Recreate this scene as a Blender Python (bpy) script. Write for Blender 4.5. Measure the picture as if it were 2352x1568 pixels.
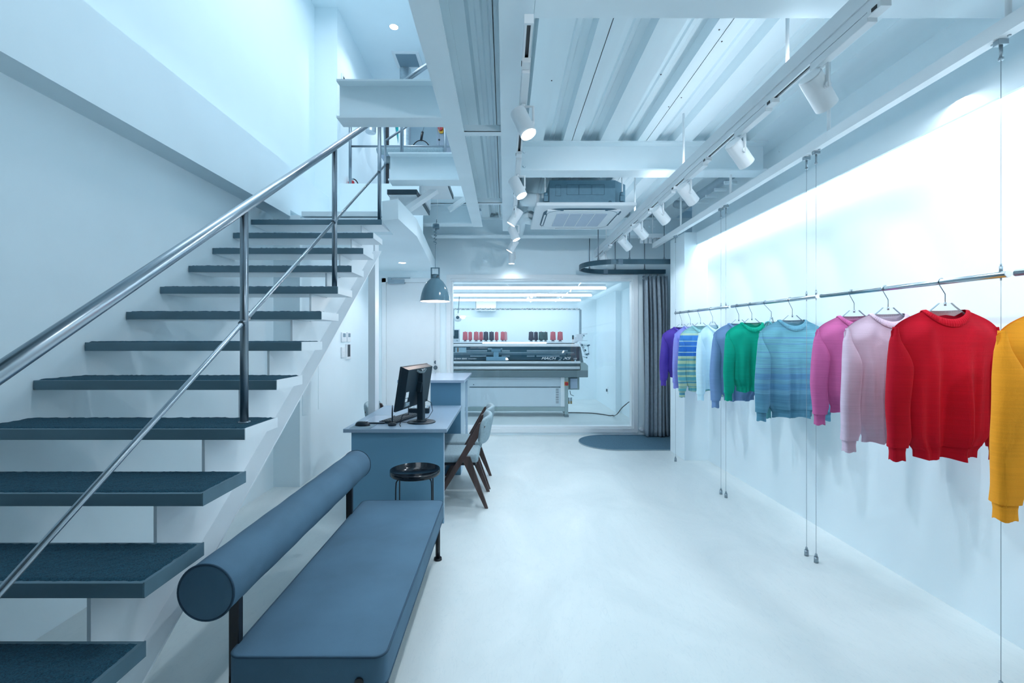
import bpy, bmesh, math, random
from mathutils import Vector, Matrix, Euler
random.seed(7)
for o in list(bpy.data.objects): bpy.data.objects.remove(o)
S = bpy.context.scene
C = S.collection
PI = math.pi
sin, cos = math.sin, math.cos

# ------------------------------------------------------------------ camera, world, exposure
EYE = 1.40
FOC = 1045.0          # focal length in pixels of the 2352 px wide photograph
VX, VY = 1159.0, 777.0
cam_d = bpy.data.cameras.new('camera'); cam = bpy.data.objects.new('camera', cam_d); C.objects.link(cam)
cam.location = (0, 0, EYE); cam.rotation_euler = (PI/2, 0, 0)
cam_d.sensor_width = 36; cam_d.lens = FOC/2352*36
cam_d.shift_x = (1176-VX)/2352; cam_d.shift_y = -(784-VY)/2352
cam_d.clip_start = .05; cam_d.clip_end = 60
S.camera = cam
S.view_settings.view_transform = 'Standard'; S.view_settings.look = 'None'
S.view_settings.gamma = 1; S.view_settings.use_curve_mapping = False
S.view_settings.exposure = 1.40
S.cycles.max_bounces = 8; S.cycles.diffuse_bounces = 7; S.cycles.adaptive_threshold = .06; S.cycles.glossy_bounces = 3; S.cycles.transparent_max_bounces = 8
S.cycles.sample_clamp_indirect = 6
W = bpy.data.worlds.new('world'); S.world = W; W.use_nodes = True
W.node_tree.nodes['Background'].inputs[0].default_value = (.10, .22, .34, 1)
W.node_tree.nodes['Background'].inputs[1].default_value = .3
LC = (.82, .915, 1.0)     # cool white of the shop's lamps
POW = 1.0

def light(kind, name, loc, power, size=.05, aim=None, color=LC, parent=None, **kw):
    d = bpy.data.lights.new(name, kind); d.energy = power*POW; d.color = color
    if kind == 'AREA':
        d.shape = 'RECTANGLE'; d.size = size[0]; d.size_y = size[1]
    else: d.shadow_soft_size = size
    for k, v in kw.items(): setattr(d, k, v)
    o = bpy.data.objects.new(name, d); C.objects.link(o); o.location = loc
    if aim is not None:
        o.rotation_euler = (Vector(aim)-Vector(loc)).to_track_quat('-Z', 'Y').to_euler()
    if parent is not None:
        o.parent = parent; o.matrix_parent_inverse = Matrix.Identity(4)
    return o

def at(px, py, Y):
    "world point seen at a pixel of the photograph at depth Y"
    return Vector(((px-VX)*Y/FOC, Y, EYE-(py-VY)*Y/FOC))

# large area lights: cove above the garment wall, tube lights of the machine room, added stairwell and deck fill
light('AREA', 'cove_light', (2.285, 2.2, 2.56), 10, (.05, 5.8), (2.325, 2.2, 1.6))
for yy in (7.57, 8.83, 9.95):
    light('AREA', 'tube_light', (.1, yy, 2.20), 3.1, (3.0, .05), (.1, yy, 0))
light('AREA', 'added_stair_fill', (-1.2, 3.2, 5.1), 15, (1.2, 3.4), (-1.2, 3.2, 0))  # added fill for the stairwell, no lamp fitting belongs to it

light('AREA', 'added_deck_fill', (1.318, 3.8, 2.685), 1.2, (.05, 3.6), (1.318, 3.8, 4))  # added upward fill that brightens the deck

# ------------------------------------------------------------------ materials
def mat(name, col, rough=.6, metal=0., var=0., scale=8., bump=0., bscale=60., spec=None, stretch=None, detail=3., **kw):
    m = bpy.data.materials.new(name); m.use_nodes = True
    nt = m.node_tree; b = nt.nodes['Principled BSDF']
    b.inputs['Base Color'].default_value = (*col, 1); b.inputs['Roughness'].default_value = rough
    b.inputs['Metallic'].default_value = metal
    if spec is not None: b.inputs['Specular IOR Level'].default_value = spec
    for k, v in kw.items(): b.inputs[k].default_value = v
    tc = nt.nodes.new('ShaderNodeTexCoord'); src = tc.outputs['Object']
    if stretch:
        mp = nt.nodes.new('ShaderNodeMapping'); mp.inputs['Scale'].default_value = stretch
        nt.links.new(src, mp.inputs[0]); src = mp.outputs[0]
    n = nt.nodes.new('ShaderNodeTexNoise'); n.inputs['Scale'].default_value = scale; n.inputs['Detail'].default_value = detail
    nt.links.new(src, n.inputs['Vector'])
    r = nt.nodes.new('ShaderNodeValToRGB')
    lo, hi = 1-var, 1+var*.6
    r.color_ramp.elements[0].position = .3; r.color_ramp.elements[1].position = .7
    r.color_ramp.elements[0].color = tuple(min(1, c*lo) for c in col)+(1,)
    r.color_ramp.elements[1].color = tuple(min(1, c*hi) for c in col)+(1,)
    nt.links.new(n.outputs['Fac'], r.inputs[0]); nt.links.new(r.outputs[0], b.inputs['Base Color'])
    if bump:
        n2 = nt.nodes.new('ShaderNodeTexNoise'); n2.inputs['Scale'].default_value = bscale
        nt.links.new(src, n2.inputs['Vector'])
        bp = nt.nodes.new('ShaderNodeBump'); bp.inputs['Strength'].default_value = bump; bp.inputs['Distance'].default_value = .003
        nt.links.new(n2.outputs['Fac'], bp.inputs['Height']); nt.links.new(bp.outputs[0], b.inputs['Normal'])
    return m

def emit(name, col, s):
    m = bpy.data.materials.new(name); m.use_nodes = True; nt = m.node_tree
    e = nt.nodes.new('ShaderNodeEmission'); e.inputs[0].default_value = (*col, 1); e.inputs[1].default_value = s
    nt.links.new(e.outputs[0], nt.nodes['Material Output'].inputs[0]); return m

def glass(name, tint=(1, 1, 1), refl=.08, rough=.0):
    m = bpy.data.materials.new(name); m.use_nodes = True; nt = m.node_tree
    t = nt.nodes.new('ShaderNodeBsdfTransparent'); t.inputs[0].default_value = (*tint, 1)
    g = nt.nodes.new('ShaderNodeBsdfGlossy'); g.inputs['Roughness'].default_value = rough
    lw = nt.nodes.new('ShaderNodeLayerWeight'); lw.inputs[0].default_value = .3
    ma = nt.nodes.new('ShaderNodeMath'); ma.operation = 'MULTIPLY_ADD'; ma.inputs[1].default_value = .3; ma.inputs[2].default_value = refl*.5
    mx = nt.nodes.new('ShaderNodeMixShader')
    nt.links.new(lw.outputs['Fresnel'], ma.inputs[0]); nt.links.new(ma.outputs[0], mx.inputs[0])
    nt.links.new(t.outputs[0], mx.inputs[1]); nt.links.new(g.outputs[0], mx.inputs[2])
    nt.links.new(mx.outputs[0], nt.nodes['Material Output'].inputs[0]); return m

M = {}
M['wall'] = mat('wall_paint', (.82, .93, .975), .75, var=.02, scale=2, bump=.05, bscale=140)
M['ceil'] = mat('white_steel_paint', (.82, .93, .975), .55, var=.03, scale=3, bump=.04, bscale=60)
M['deck'] = mat('deck_paint', (.82, .93, .975), .5, var=.05, scale=5, stretch=(1, .15, 1), bump=.05, bscale=60)
M['white'] = mat('white_satin', (.83, .88, .91), .4, var=.01)
M['plastic'] = mat('white_plastic', (.80, .85, .88), .45, var=.01)
M['tread_metal'] = mat('tread_steel', (.115, .205, .26), .45, metal=.25, var=.12, scale=10, stretch=(.3, 1, 1), bump=.05)
M['tread_dark'] = mat('tread_steel_dark', (.05, .085, .11), .4, metal=.4, var=.15, scale=10)
M['stainless'] = mat('stainless', (.42, .48, .53), .26, metal=1., var=.06, scale=4)
M['post'] = mat('post_steel', (.26, .315, .36), .32, metal=.95, var=.06, scale=6)
M['rail'] = mat('rail_steel', (.50, .60, .66), .25, metal=1., var=.03)
M['hook'] = mat('hook_steel', (.35, .43, .48), .2, metal=1.)
M['black'] = mat('black_metal', (.006, .010, .016), .35, var=.1)
M['blackgloss'] = mat('black_lacquer', (.004, .008, .014), .12, var=.05, scale=30)
M['blackplastic'] = mat('black_plastic', (.006, .022, .036), .42, var=.1, scale=30, bump=.05, bscale=300)
M['fabric'] = mat('bench_fabric', (.080, .165, .245), .85, var=.16, scale=3.5, bump=.25, bscale=500, detail=6)
M['fabric_dark'] = mat('bench_fabric_piping', (.03, .08, .13), .8, var=.08, scale=9, bump=.2, bscale=500)
M['desk'] = mat('desk_laminate', (.15, .335, .48), .4, var=.03, scale=200)
M['desktop'] = mat('desk_top_laminate', (.30, .42, .54), .3, var=.05, scale=160)
M['counter'] = mat('counter_laminate', (.45, .56, .70), .12, var=.02, scale=100)
M['counter_side'] = mat('counter_side_laminate', (.48, .62, .73), .4, var=.02, scale=100)
M['wood'] = mat('walnut', (.085, .055, .05), .45, var=.4, scale=30, stretch=(1, 1, .12), bump=.1)
M['seat'] = mat('chair_fabric', (.32, .43, .48), .9, var=.12, scale=60, bump=.3, bscale=400)
M['screen'] = mat('screen_glass', (.02, .05, .07), .1)
M['gray'] = mat('duct_gray', (.30, .40, .46), .5, var=.08, scale=20)
M['ac_body'] = mat('galvanised_sheet', (.14, .27, .35), .5, metal=.2, var=.06, scale=25)
M['curtain'] = mat('curtain_cloth', (.30, .37, .43), .9, var=.1, scale=30, bump=.2, bscale=400)
M['track_dark'] = mat('curtain_track_steel', (.06, .125, .165), .4, metal=.4, var=.12, scale=8)
M['rug'] = mat('rug_pile', (.085, .19, .27), .95, var=.25, scale=160, bump=.6, bscale=700)
M['green_gray'] = mat('machine_green_gray', (.33, .44, .45), .45, var=.03)
M['dark_gray'] = mat('machine_dark_gray', (.17, .235, .26), .45, var=.03)
M['mach_white'] = mat('machine_white', (.66, .76, .82), .4, var=.02)
M['teal_dark'] = mat('machine_deep_teal', (.035, .10, .14), .35, var=.1)
M['lamp_gray'] = mat('lamp_enamel', (.11, .21, .27), .12, var=.04)
M['lamp_in'] = mat('lamp_inside', (.9, .82, .80), .5)
M['red'] = mat('red_paint', (.45, .01, .02), .35)
M['yellow'] = mat('yellow_paint', (.75, .42, .03), .4)
M['silver'] = mat('silver_foil', (.62, .70, .75), .3, metal=.8, var=.15, scale=30, bump=.4, bscale=90)
M['wire'] = mat('steel_wire', (.32, .40, .45), .35, metal=.6)
M['glass'] = glass('clear_glass', (.97, .99, 1.0), .05)
M['acrylic'] = glass('acrylic', (.985, .995, 1.0), .08, .02)
M['acrylic_edge'] = mat('acrylic_edge', (.42, .55, .62), .1, metal=.3)
M['smoke'] = glass('smoked_cover', (.72, .86, .92), .12, .02)
M['glow'] = emit('lamp_glow', (.97, .99, 1.0), 9)
M['glow_warm'] = emit('lamp_glow_warm', (1, .86, .80), 3)
M['glow_added'] = emit('added_strip_glow', (.9, .96, 1.0), 1.0)  # glow of the strip added on the track rail
M['tube'] = emit('tube_glow', (.90, .96, 1.0), 2.2)
M['letter'] = mat('lettering_white', (.85, .9, .93), .5)
M['vent'] = mat('vent_gray', (.22, .33, .40), .6, var=.1, scale=200)

def carpet_mat():
    m = mat('stair_carpet', (.015, .085, .135), 1., var=.55, scale=260, bump=1., bscale=900)
    return m
M['carpet'] = carpet_mat()

def floor_mat():
    m = bpy.data.materials.new('trowelled_floor'); m.use_nodes = True; nt = m.node_tree; b = nt.nodes['Principled BSDF']
    tc = nt.nodes.new('ShaderNodeTexCoord')
    mp = nt.nodes.new('ShaderNodeMapping'); mp.inputs['Scale'].default_value = (1, .55, 1); mp.inputs['Rotation'].default_value = (0, 0, .5)
    nt.links.new(tc.outputs['Object'], mp.inputs[0])
    a = nt.nodes.new('ShaderNodeTexNoise'); a.inputs['Scale'].default_value = 1.6; a.inputs['Detail'].default_value = 9; a.inputs['Roughness'].default_value = .62; a.inputs['Distortion'].default_value = .8
    nt.links.new(mp.outputs[0], a.inputs['Vector'])
    r = nt.nodes.new('ShaderNodeValToRGB'); e = r.color_ramp.elements
    e[0].position = .28; e[0].color = (.62, .69, .70, 1); e[1].position = .70; e[1].color = (.76, .82, .82, 1)
    nt.links.new(a.outputs['Fac'], r.inputs[0])
    # fine scratches
    s = nt.nodes.new('ShaderNodeTexNoise'); s.inputs['Scale'].default_value = 5; s.inputs['Detail'].default_value = 12; s.inputs['Distortion'].default_value = 2.5
    mp2 = nt.nodes.new('ShaderNodeMapping'); mp2.inputs['Scale'].default_value = (3, .7, 1); mp2.inputs['Rotation'].default_value = (0, 0, -.6)
    nt.links.new(tc.outputs['Object'], mp2.inputs[0]); nt.links.new(mp2.outputs[0], s.inputs['Vector'])
    r2 = nt.nodes.new('ShaderNodeValToRGB'); e = r2.color_ramp.elements
    e[0].position = .485; e[0].color = (1, 1, 1, 1); e[1].position = .515; e[1].color = (1, 1, 1, 1)
    n = r2.color_ramp.elements.new(.5); n.color = (.93, .95, .96, 1)
    nt.links.new(s.outputs['Fac'], r2.inputs[0])
    mx = nt.nodes.new('ShaderNodeMixRGB'); mx.blend_type = 'MULTIPLY'; mx.inputs[0].default_value = 1
    nt.links.new(r.outputs[0], mx.inputs[1]); nt.links.new(r2.outputs[0], mx.inputs[2]); nt.links.new(mx.outputs[0], b.inputs['Base Color'])
    b.inputs['Roughness'].default_value = .42
    rr = nt.nodes.new('ShaderNodeMapRange'); rr.inputs[3].default_value = .33; rr.inputs[4].default_value = .55
    nt.links.new(a.outputs['Fac'], rr.inputs[0]); nt.links.new(rr.outputs[0], b.inputs['Roughness'])
    return m
M['floor'] = floor_mat()

def knit_mat(name, col, stripes=None, fine=.1, scale=1.):
    "knitted yarn; stripes = list of (z, colour) from hem (-.66) to neck (0)"
    m = bpy.data.materials.new(name); m.use_nodes = True; nt = m.node_tree; b = nt.nodes['Principled BSDF']
    b.inputs['Roughness'].default_value = .9; b.inputs['Specular IOR Level'].default_value = .2
    b.inputs['Sheen Weight'].default_value = .25; b.inputs['Sheen Roughness'].default_value = .5
    b.inputs['Sheen Tint'].default_value = (*[min(1, c*1.5+.1) for c in col], 1)
    tc = nt.nodes.new('ShaderNodeTexCoord')
    mp = nt.nodes.new('ShaderNodeMapping'); mp.inputs['Scale'].default_value = (6, 6, 160)
    nt.links.new(tc.outputs['Object'], mp.inputs[0])
    n = nt.nodes.new('ShaderNodeTexNoise'); n.inputs['Scale'].default_value = 1; n.inputs['Detail'].default_value = 4
    nt.links.new(mp.outputs[0], n.inputs['Vector'])
    mr = nt.nodes.new('ShaderNodeMapRange'); mr.inputs[1].default_value = .3; mr.inputs[2].default_value = .7
    mr.inputs[3].default_value = 1-fine*1.5; mr.inputs[4].default_value = 1+fine
    nt.links.new(n.outputs['Fac'], mr.inputs[0])
    mul = nt.nodes.new('ShaderNodeMixRGB'); mul.blend_type = 'MULTIPLY'; mul.inputs[0].default_value = 1
    mul.inputs[1].default_value = (*col, 1); nt.links.new(mr.outputs[0], mul.inputs[2])
    if stripes:
        sp = nt.nodes.new('ShaderNodeSeparateXYZ'); nt.links.new(tc.outputs['Object'], sp.inputs[0])
        mz = nt.nodes.new('ShaderNodeMapRange'); mz.inputs[1].default_value = -.72; mz.inputs[2].default_value = .0
        nt.links.new(sp.outputs[2], mz.inputs[0])
        r = nt.nodes.new('ShaderNodeValToRGB'); r.color_ramp.interpolation = 'CONSTANT'
        el = r.color_ramp.elements; el[0].position = 0; el[0].color = (*stripes[0][1], 1)
        while len(el) > 1: el.remove(el[-1])
        for z, c in stripes[1:]:
            e = el.new(min(.999, (z+.72)/.72)); e.color = (*c, 1)
        nt.links.new(mz.outputs[0], r.inputs[0]); nt.links.new(r.outputs[0], mul.inputs[1])
    nt.links.new(mul.outputs[0], b.inputs['Base Color'])
    wv = nt.nodes.new('ShaderNodeTexNoise'); wv.inputs['Scale'].default_value = 420; wv.inputs['Detail'].default_value = 2
    nt.links.new(tc.outputs['Object'], wv.inputs['Vector'])
    bp = nt.nodes.new('ShaderNodeBump'); bp.inputs['Strength'].default_value = .35; bp.inputs['Distance'].default_value = .002
    nt.links.new(wv.outputs['Fac'], bp.inputs['Height']); nt.links.new(bp.outputs[0], b.inputs['Normal'])
    return m

# ------------------------------------------------------------------ mesh helpers
class B:
    "collects shapes in world coordinates; build() links them as one mesh object"
    def __init__(s): s.v = []; s.f = []; s.mi = []; s.sm = []
    def add(s, vs, fs, mi=0, smooth=False):
        k = len(s.v); s.v += [tuple(x) for x in vs]
        for f in fs: s.f.append(tuple(i+k for i in f)); s.mi.append(mi); s.sm.append(smooth)
        return s
    def box(s, x0, x1, y0, y1, z0, z1, mi=0, bev=0., rot=None, piv=None):
        if bev:
            bm = bmesh.new(); bmesh.ops.create_cube(bm, size=1)
            for v in bm.verts: v.co = Vector((x0+(v.co.x+.5)*(x1-x0), y0+(v.co.y+.5)*(y1-y0), z0+(v.co.z+.5)*(z1-z0)))
            bmesh.ops.bevel(bm, geom=bm.edges[:], offset=bev, segments=2, affect='EDGES', profile=.5)
            vs = [v.co.copy() for v in bm.verts]; bm.verts.index_update(); fs = [[v.index for v in f.verts] for f in bm.faces]; bm.free()
        else:
            vs = [Vector(p) for p in ((x0,y0,z0),(x1,y0,z0),(x1,y1,z0),(x0,y1,z0),(x0,y0,z1),(x1,y0,z1),(x1,y1,z1),(x0,y1,z1))]
            fs = [(0,3,2,1),(4,5,6,7),(0,1,5,4),(1,2,6,5),(2,3,7,6),(3,0,4,7)]
        if rot is not None:
            R = Euler(rot).to_matrix(); p = Vector(piv) if piv else Vector(((x0+x1)/2,(y0+y1)/2,(z0+z1)/2))
            vs = [p+R@(v-p) for v in vs]
        return s.add(vs, fs, mi, False)
    def prism(s, pts, axis, a, b, mi=0):
        "extrude polygon pts along axis from a to b; pts are the two other coordinates in x,y,z order"
        def P(p, t):
            if axis == 'x': return (t, p[0], p[1])
            if axis == 'y': return (p[0], t, p[1])
            return (p[0], p[1], t)
        n = len(pts); vs = [P(p, a) for p in pts]+[P(p, b) for p in pts]
        fs = [tuple(range(n-1, -1, -1)), tuple(range(n, 2*n))]+[(i, (i+1) % n, n+(i+1) % n, n+i) for i in range(n)]
        return s.add(vs, fs, mi)
    def cyl(s, p0, p1, r0, r1=None, n=16, caps=True, mi=0, smooth=True):
        p0, p1 = Vector(p0), Vector(p1); r1 = r0 if r1 is None else r1
        d = (p1-p0).normalized(); u = d.orthogonal().normalized(); w = d.cross(u)
        vs = [p0+(u*cos(2*PI*i/n)+w*sin(2*PI*i/n))*r0 for i in range(n)]+[p1+(u*cos(2*PI*i/n)+w*sin(2*PI*i/n))*r1 for i in range(n)]
        s.add(vs, [(i, (i+1) % n, n+(i+1) % n, n+i) for i in range(n)], mi, smooth)
        if caps:
            k = len(s.v)-2*n
            s.f.append(tuple(range(k+n-1, k-1, -1))); s.f.append(tuple(range(k+n, k+2*n))); s.mi += [mi, mi]; s.sm += [False, False]
        return s
    def tube(s, pts, r, n=10, mi=0, closed=False):
        pts = [Vector(p) for p in pts]; m = len(pts); R = r if isinstance(r, (list, tuple)) else [r]*m
        rings = []; prev = None
        for i, p in enumerate(pts):
            a = pts[i-1] if (i > 0 or closed) else p; b_ = pts[(i+1) % m] if (i < m-1 or closed) else p
            d = (b_-a).normalized()
            if prev is None: u = d.orthogonal().normalized()
            else:
                u = prev-d*prev.dot(d)
                u = u.normalized() if u.length > 1e-6 else d.orthogonal().normalized()
            prev = u; w = d.cross(u)
            rings.append([p+(u*cos(2*PI*j/n)+w*sin(2*PI*j/n))*R[i] for j in range(n)])
        vs = [q for rg in rings for q in rg]; fs = []
        for i in range(m if closed else m-1):
            for j in range(n):
                a, b2 = i*n, ((i+1) % m)*n
                fs.append((a+j, a+(j+1) % n, b2+(j+1) % n, b2+j))
        s.add(vs, fs, mi, True)
        if not closed:
            k = len(s.v)-m*n
            s.f.append(tuple(range(k+n-1, k-1, -1))); s.f.append(tuple(range(k+(m-1)*n, k+m*n))); s.mi += [mi, mi]; s.sm += [False, False]
        return s
    def lathe(s, prof, c, n=32, mi=0, axis='z', smooth=True):
        c = Vector(c); vs = []; m = len(prof)
        for (r, h) in prof:
            for i in range(n):
                a = 2*PI*i/n
                if axis == 'z': vs.append(c+Vector((r*cos(a), r*sin(a), h)))
                elif axis == 'y': vs.append(c+Vector((r*cos(a), h, r*sin(a))))
                else: vs.append(c+Vector((h, r*cos(a), r*sin(a))))
        fs = [(k*n+i, k*n+(i+1) % n, (k+1)*n+(i+1) % n, (k+1)*n+i) for k in range(m-1) for i in range(n)]
        return s.add(vs, fs, mi, smooth)
    def grid(s, fn, nu, nv, closed=False, mi=0):
        vs = [fn(i, j) for j in range(nv) for i in range(nu)]
        fs = []
        for j in range(nv-1):
            for i in range(nu if closed else nu-1):
                fs.append((j*nu+i, j*nu+(i+1) % nu, (j+1)*nu+(i+1) % nu, (j+1)*nu+i))
        return s.add(vs, fs, mi, True)
    def build(s, name, m, parent=None, loc=None, fix=True):
        "parent given: a part; vertices become relative to the parent's place"
        org = Vector(loc) if loc is not None else (Vector(parent['_o']) if parent is not None else Vector((0, 0, 0)))
        me = bpy.data.meshes.new(name); me.from_pydata([Vector(v)-org for v in s.v], [], s.f)
        for x in (m if isinstance(m, (list, tuple)) else [m]): me.materials.append(M[x] if isinstance(x, str) else x)
        for p, i, q in zip(me.polygons, s.mi, s.sm): p.material_index = i; p.use_smooth = q
        if fix:
            bm = bmesh.new(); bm.from_mesh(me); bmesh.ops.recalc_face_normals(bm, faces=bm.faces[:]); bm.to_mesh(me); bm.free()
        o = bpy.data.objects.new(name, me); C.objects.link(o)
        o['_o'] = tuple(org)
        if parent is not None: o.parent = parent
        else: o.location = org
        return o

def tag(o, label, cat=None, group=None, kind=None):
    o['label'] = label
    if cat: o['category'] = cat
    if group: o['group'] = group
    if kind: o['kind'] = kind
    return o
def thing(name, loc, label, cat, group=None, kind=None):
    o = bpy.data.objects.new(name, None); C.objects.link(o); o.location = loc; o['_o'] = tuple(loc); o.empty_display_size = .05
    return tag(o, label, cat, group, kind)
def struct(o, label): return tag(o, label, None, None, 'structure')
def copy_tree(o, parent=None):
    c = o.copy(); C.objects.link(c)
    if parent is not None: c.parent = parent
    for ch in list(o.children): copy_tree(ch, c)
    return c
def text_part(name, s, size, loc, rot, m, parent, shear=0., ext=.0008, align='LEFT', xs=1.):
    cu = bpy.data.curves.new(name, 'FONT'); cu.body = s; cu.size = size; cu.extrude = ext; cu.shear = shear; cu.align_x = align; cu.offset = size*.012
    t = bpy.data.objects.new(name, cu); C.objects.link(t); bpy.context.view_layer.update()
    me = bpy.data.meshes.new_from_object(t); bpy.data.objects.remove(t)
    R = Euler(rot).to_matrix()
    org = Vector(parent['_o'])
    for v in me.vertices: v.co = R@Vector((v.co.x*xs, v.co.y, v.co.z))+Vector(loc)-org
    me.materials.clear(); me.materials.append(M[m])
    o = bpy.data.objects.new(name, me); C.objects.link(o); o.parent = parent; o['_o'] = tuple(org); return o

# ================================================================== THE ROOM
XR, XL, YB = 2.335, -2.18, 6.59
Y0 = -1.4                      # wall behind the camera
HB = 2.80                      # underside of the steel beams
HD = 3.045                     # underside of the deck
fl = B().box(-2.4, 3.4, Y0-.1, 10.75, -.12, 0).build('floor', 'floor')
struct(fl, 'pale trowelled microcement floor with faint scratches')

# side wall behind the garments, with the pelmet that hides the light strip
w = B().box(XR, XR+.1, Y0, 5.67, 0, 5.3).build('wall_right', 'wall'); struct(w, 'white wall behind the rail of sweaters, washed by light from above')
w = B().box(2.065, XR+.1, 5.225, 5.67, 0, 2.62, bev=.003).build('trim_1', 'wall'); struct(w, 'white boxed pier at the far end of the garment rail')
p = B().box(2.205, 2.225, Y0+.1, 5.225, 2.475, 2.615)
p.box(2.225, XR, Y0+.1, 5.225, 2.60, 2.615)
w = p.build('trim_2', 'wall'); struct(w, 'white pelmet hiding the light strip over the garment wall')
w = B().box(2.262, 2.30, Y0+.1, 5.2, 2.585, 2.60).build('light_strip', 'glow', w)
# fitting alcove beyond the pier
w = B().box(XR+.95, XR+1.05, 5.57, YB+.1, 0, HD+.1).build('wall_alcove', 'wall'); struct(w, 'end wall of the fitting alcove behind the dark curtain')
w = B().box(XR+.1, XR+1.0, 5.57, 5.67, 0, HD+.1).build('wall_alcove_side', 'wall'); struct(w, 'return wall of the fitting alcove beyond the white pier')
# stair-side wall
b = B().box(XL-.1, XL, Y0, 4.29, 0, 5.3); b.box(XL-.1, -1.93, 4.29, YB, 0, 2.56); b.box(XL-.1, XL, 4.29, 5.22, 2.56, 5.3); b.box(XL-.1, -1.92, 5.22, 7.6, 2.56, 5.3)
w = b.build('wall_left', 'wall'); struct(w, 'tall white plaster wall beside the open stairs')
b = B().box(XL, -2.02, Y0, 4.29, 2.551, 3.02); b.box(XL, -2.02, 4.29, 5.22, 2.61, 3.02)
w = b.build('trim_3', 'wall'); struct(w, 'white boxed-in beam running along the stair wall')
b = B(); 
for z0, z1 in ((.666, 1.66),):
    for y0, y1 in ((4.19+.15, 4.60+.1), (4.71, 5.10)):
        b.box(-1.932, -1.926, y0, y1, z0, z1)
w = b.build('access_panel', 'wall', w)
# wall behind the camera, dark shop window at night
w = B().box(XL-.1, XR+.1, Y0-.1, Y0, 0, 5.3).build('wall_front', mat('night_window', (.03, .05, .065), .3)); struct(w, 'dark shopfront behind the viewer')
# back wall with door and window openings
X0w, X1w, Z0w, Z1w = -.747*1.046, 1.785*1.046, .10, 2.262
DX0, DX1, DZ = -1.745, -.965, 2.24
b = B()
b.box(XL, DX0, YB, YB+.12, 0, HD+.2); b.box(DX0, DX1, YB, YB+.12, DZ, HD+.2); b.box(DX1, X0w, YB, YB+.12, 0, HD+.2)
b.box(X0w, X1w, YB, YB+.12, 0, Z0w-.02); b.box(X0w, X1w, YB, YB+.12, Z1w+.02, HD+.2); b.box(X1w, XR+1.0, YB, YB+.12, 0, HD+.2)
w = b.build('wall_back', 'wall'); struct(w, 'white back wall holding the plain door and the big internal window')
# window
b = B(); t = .045
for (x0, x1, z0, z1) in ((X0w-.06, X1w+.06, Z1w, Z1w+.06), (X0w-.06, X1w+.06, Z0w-.06, Z0w), (X0w-.06, X0w, Z0w, Z1w), (X1w, X1w+.06, Z0w, Z1w)):
    b.box(x0, x1, YB-.018, YB+.0, z0, z1)
w1 = b.build('window_1', 'white'); struct(w1, 'large internal window onto the bright machine room')
b = B()
for (x0, x1, z0, z1) in ((X0w, X1w, Z1w-.028, Z1w+.02), (X0w, X1w, Z0w-.02, Z0w+.028), (X0w-.001, X0w+.028, Z0w+.028, Z1w-.028), (X1w-.028, X1w+.001, Z0w+.028, Z1w-.028)):
    b.box(x0, x1, YB+.001, YB+.119, z0, z1, bev=.004)
b.build('window_frame', 'white', w1)
B().box(X0w+.02, X1w-.02, YB+.05, YB+.058, Z0w+.02, Z1w-.02).build('pane', 'glass', w1)
# door
b = B(); b.box(DX0+.03, DX1-.03, YB+.02, YB+.06, .004, DZ-.03)
d = b.build('door_1', 'white'); struct(d, 'plain white door under the hanging lamp')
b = B()
for (x0, x1, z0, z1) in ((DX0-.03, DX0+.028, 0, DZ+.03), (DX1-.028, DX1+.03, 0, DZ+.03), (DX0-.03, DX1+.03, DZ-.028, DZ+.03)):
    b.box(x0, x1, YB-.015, YB+.1, z0, z1)
b.build('door_frame', 'white', d)
b = B(); q = at(1001, 831.6, YB)
b.cyl((q.x, YB+.02, q.z), (q.x, YB-.0, q.z), .026); q2 = at(1001, 843.5, YB); b.cyl((q2.x, YB+.02, q2.z), (q2.x, YB-.03, q2.z), .022); b.cyl((q2.x, YB-.03, q2.z), (q2.x, YB-.045, q2.z), .03)
b.build('door_handle', 'stainless', d)
b = B(); a0 = at(892, 640, YB); b.box(a0.x, a0.x+.24, YB-.035, YB+.019, a0.z-.075, a0.z-.012, bev=.006)
b.box(a0.x-.0, a0.x+.32, YB-.03, YB-.018, a0.z+.0, a0.z+.016); b.box(a0.x, a0.x+.05, YB-.034, YB+.0, a0.z-.014, a0.z+.016)
b.build('door_closer', mat('closer_grey', (.35, .45, .52), .4, metal=.3), d)

# low plaster ceiling under the landing (faceted)
poly = [(-1.93, 4.3), (-1.05, 4.3), (-1.02, 3.78), (-.87, 3.72), (-.84, 4.36), (-1.01, YB), (-1.93, YB)]
w = B().prism(poly, 'z', 2.377, 2.54).build('ceiling_lower', 'wall'); struct(w, 'low white ceiling under the stair landing')
# second floor beyond the stairs, and upper ceiling
b = B().box(XL, -.35, 5.31, 7.9, 3.055, 3.2); w = b.build('floor_upper', 'wall'); struct(w, 'edge of the upper floor slab at the head of the stairs')
b = B().box(XL-.1, XR+.1, Y0-.1, 8.0, 5.2, 5.3); w = b.build('ceiling_upper', 'wall'); struct(w, 'upper floor ceiling seen through the stairwell')
b = B().box(XL, XR+.1, 7.9, 8.0, 2.9, 5.2); w = b.build('wall_upper_back', 'wall'); struct(w, 'far wall of the upper floor')
b = B().box(-.2, -.1, Y0, 8.0, 3.15, 5.2); w = b.build('wall_upper_side', 'wall'); struct(w, 'upper floor wall above the steel edge beam')
b = B().box(-1.92, -1.0, 4.30, 5.29, 2.555, 2.60); w = b.build('floor_landing', 'ceil'); struct(w, 'white steel landing plate where the stairs turn')
b = B().box(-2.02, -.95, 5.29, 5.309, 2.604, 3.2); w = b.build('trim_4', 'wall'); struct(w, 'white upstand at the back of the stair landing')

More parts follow.
